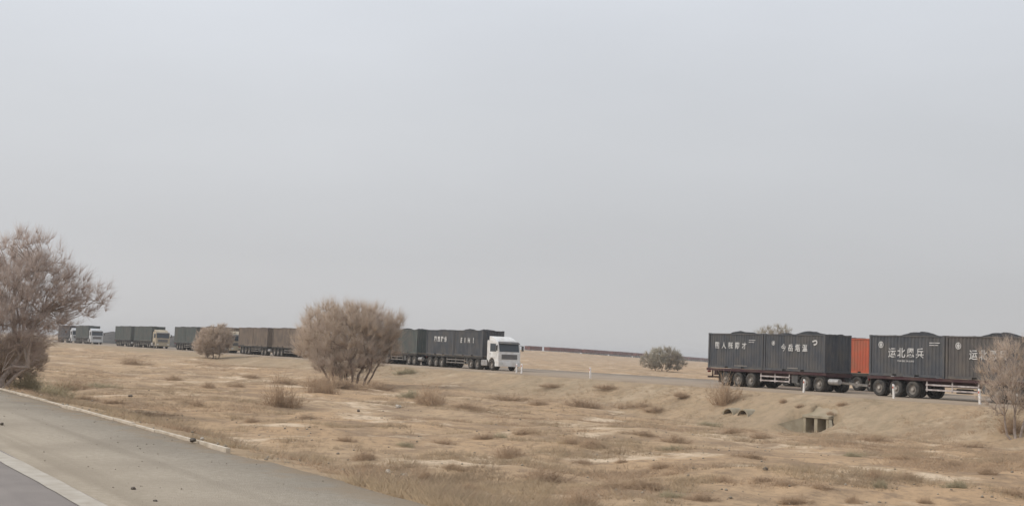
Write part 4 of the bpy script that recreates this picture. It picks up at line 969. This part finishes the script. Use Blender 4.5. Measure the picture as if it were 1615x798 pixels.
# ragged brown scrub that merges into mats between the counted shrubs
n = 110000
azg = g.uniform(-0.47, 0.47, n); dpg = 12 * (170 / 12) ** (g.random(n) ** 0.75)
GX, GY = f0.x * dpg + r0.x * dpg * azg, f0.y * dpg + r0.y * dpg * azg
dens = vnoise(GX, GY, 6.5, 40) * 0.6 + vnoise(GX, GY, 2.0, 41) * 0.6 + 0.25 * vnoise(GX, GY, 24, 42)
ok = (dens > 0.22 + 0.40 * g.random(n)) & (GY > SH1 + 0.9) & (GY < 57.8) & (GY < 57.8)
GX, GY = GX[ok], GY[ok]; n = len(GX); nb = 14
c = np.repeat(np.stack([GX, GY, gz(GX, GY)], 1), nb, 0); sz = np.repeat(g.uniform(0.5, 1.2, n) + 1.1 * g.random(n) ** 6, nb)
th = g.uniform(0, 2 * math.pi, n * nb); q = np.sqrt(g.random(n * nb)) * 0.20 * sz
p0 = c + np.stack([q * np.cos(th), q * np.sin(th), np.full(n * nb, -0.02)], 1)
ln = (0.06 + 0.17 * g.random(n * nb)) * sz; th2 = th + g.normal(size=n * nb) * 0.8
p1 = p0 + np.stack([np.cos(th2) * ln * 0.7, np.sin(th2) * ln * 0.7, ln * 0.7], 1)
v, f = cones(p0, p1, np.full(n * nb, 0.0065))
tag(link('dry_scrub', npmesh('dry_scrub', v, f, 'shrub')), 'ragged brown scrub matting parts of the sandy plain', 'scrub', kind='stuff')
print('scrub', n)
# fine gravel lying on the shoulder
n = 900
sx = g.uniform(-70, -2, n); sy = SH0 + 0.3 + (SH1 - SH0 - 0.3) * g.random(n) ** 0.7; r_ = 0.005 + 0.014 * g.random(n) ** 4
o6 = np.array([(1, 0, 0), (0, 1, 0), (-1, 0, 0), (0, -1, 0), (0, 0, .7), (0, 0, -.7)]); f6 = np.array([(0, 1, 4), (1, 2, 4), (2, 3, 4), (3, 0, 4), (1, 0, 5), (2, 1, 5), (3, 2, 5), (0, 3, 5)])
zz = -0.004 - 0.046 * (sy - SH0 + 0.3) / (SH1 - SH0 + 0.3)
v = (np.stack([sx, sy, zz + r_ * 0.4], 1)[:, None, :] + o6[None] * r_[:, None, None] * g.uniform(0.7, 1.3, (n, 6, 1))).reshape(-1, 3)
f = (np.arange(n)[:, None, None] * 6 + f6[None]).reshape(-1, 3)
tag(link('shoulder_gravel', npmesh('shoulder_gravel', v, f, 'pebble')), 'loose dark gravel strewn over the road shoulder', 'gravel', kind='stuff')

# pale and brown pebbles strewn over the plain
n = 5000
azg = g.uniform(-0.46, 0.46, n); dpg = 13 * (90 / 13) ** g.random(n)
sx, sy = f0.x * dpg + r0.x * dpg * azg, f0.y * dpg + r0.y * dpg * azg
k = (sy > SH1 + 0.4) & (sy < 58); sx, sy = sx[k], sy[k]; n = len(sx); r_ = 0.012 + 0.05 * g.random(n) ** 4
v = (np.stack([sx, sy, gz(sx, sy) + r_ * 0.3], 1)[:, None, :] + o6[None] * r_[:, None, None] * g.uniform(0.7, 1.3, (n, 6, 1))).reshape(-1, 3)
f = (np.arange(n)[:, None, None] * 6 + f6[None]).reshape(-1, 3)
tag(link('plain_gravel', npmesh('plain_gravel', v, f, 'pebble')), 'small loose pebbles strewn over the sandy plain', 'gravel', kind='stuff')

# ------------------------------------------------------------------ thin dusty air
hz = MB().box(-9500, 9500, -9500, 9500, -12, 14)
hm = bpy.data.materials.new('haze'); hm.use_nodes = True; t = hm.node_tree; t.nodes.clear()
ou = t.nodes.new('ShaderNodeOutputMaterial'); pvn = t.nodes.new('ShaderNodeVolumePrincipled')
pvn.inputs['Color'].default_value = (0.93, 0.92, 0.92, 1); pvn.inputs['Density'].default_value = 0.00035
t.links.new(pvn.outputs[0], ou.inputs['Volume'])
me = hz.mesh('haze', hm)
tag(link('haze', me), 'thin pale dusty air over the plain', 'haze', kind='stuff')
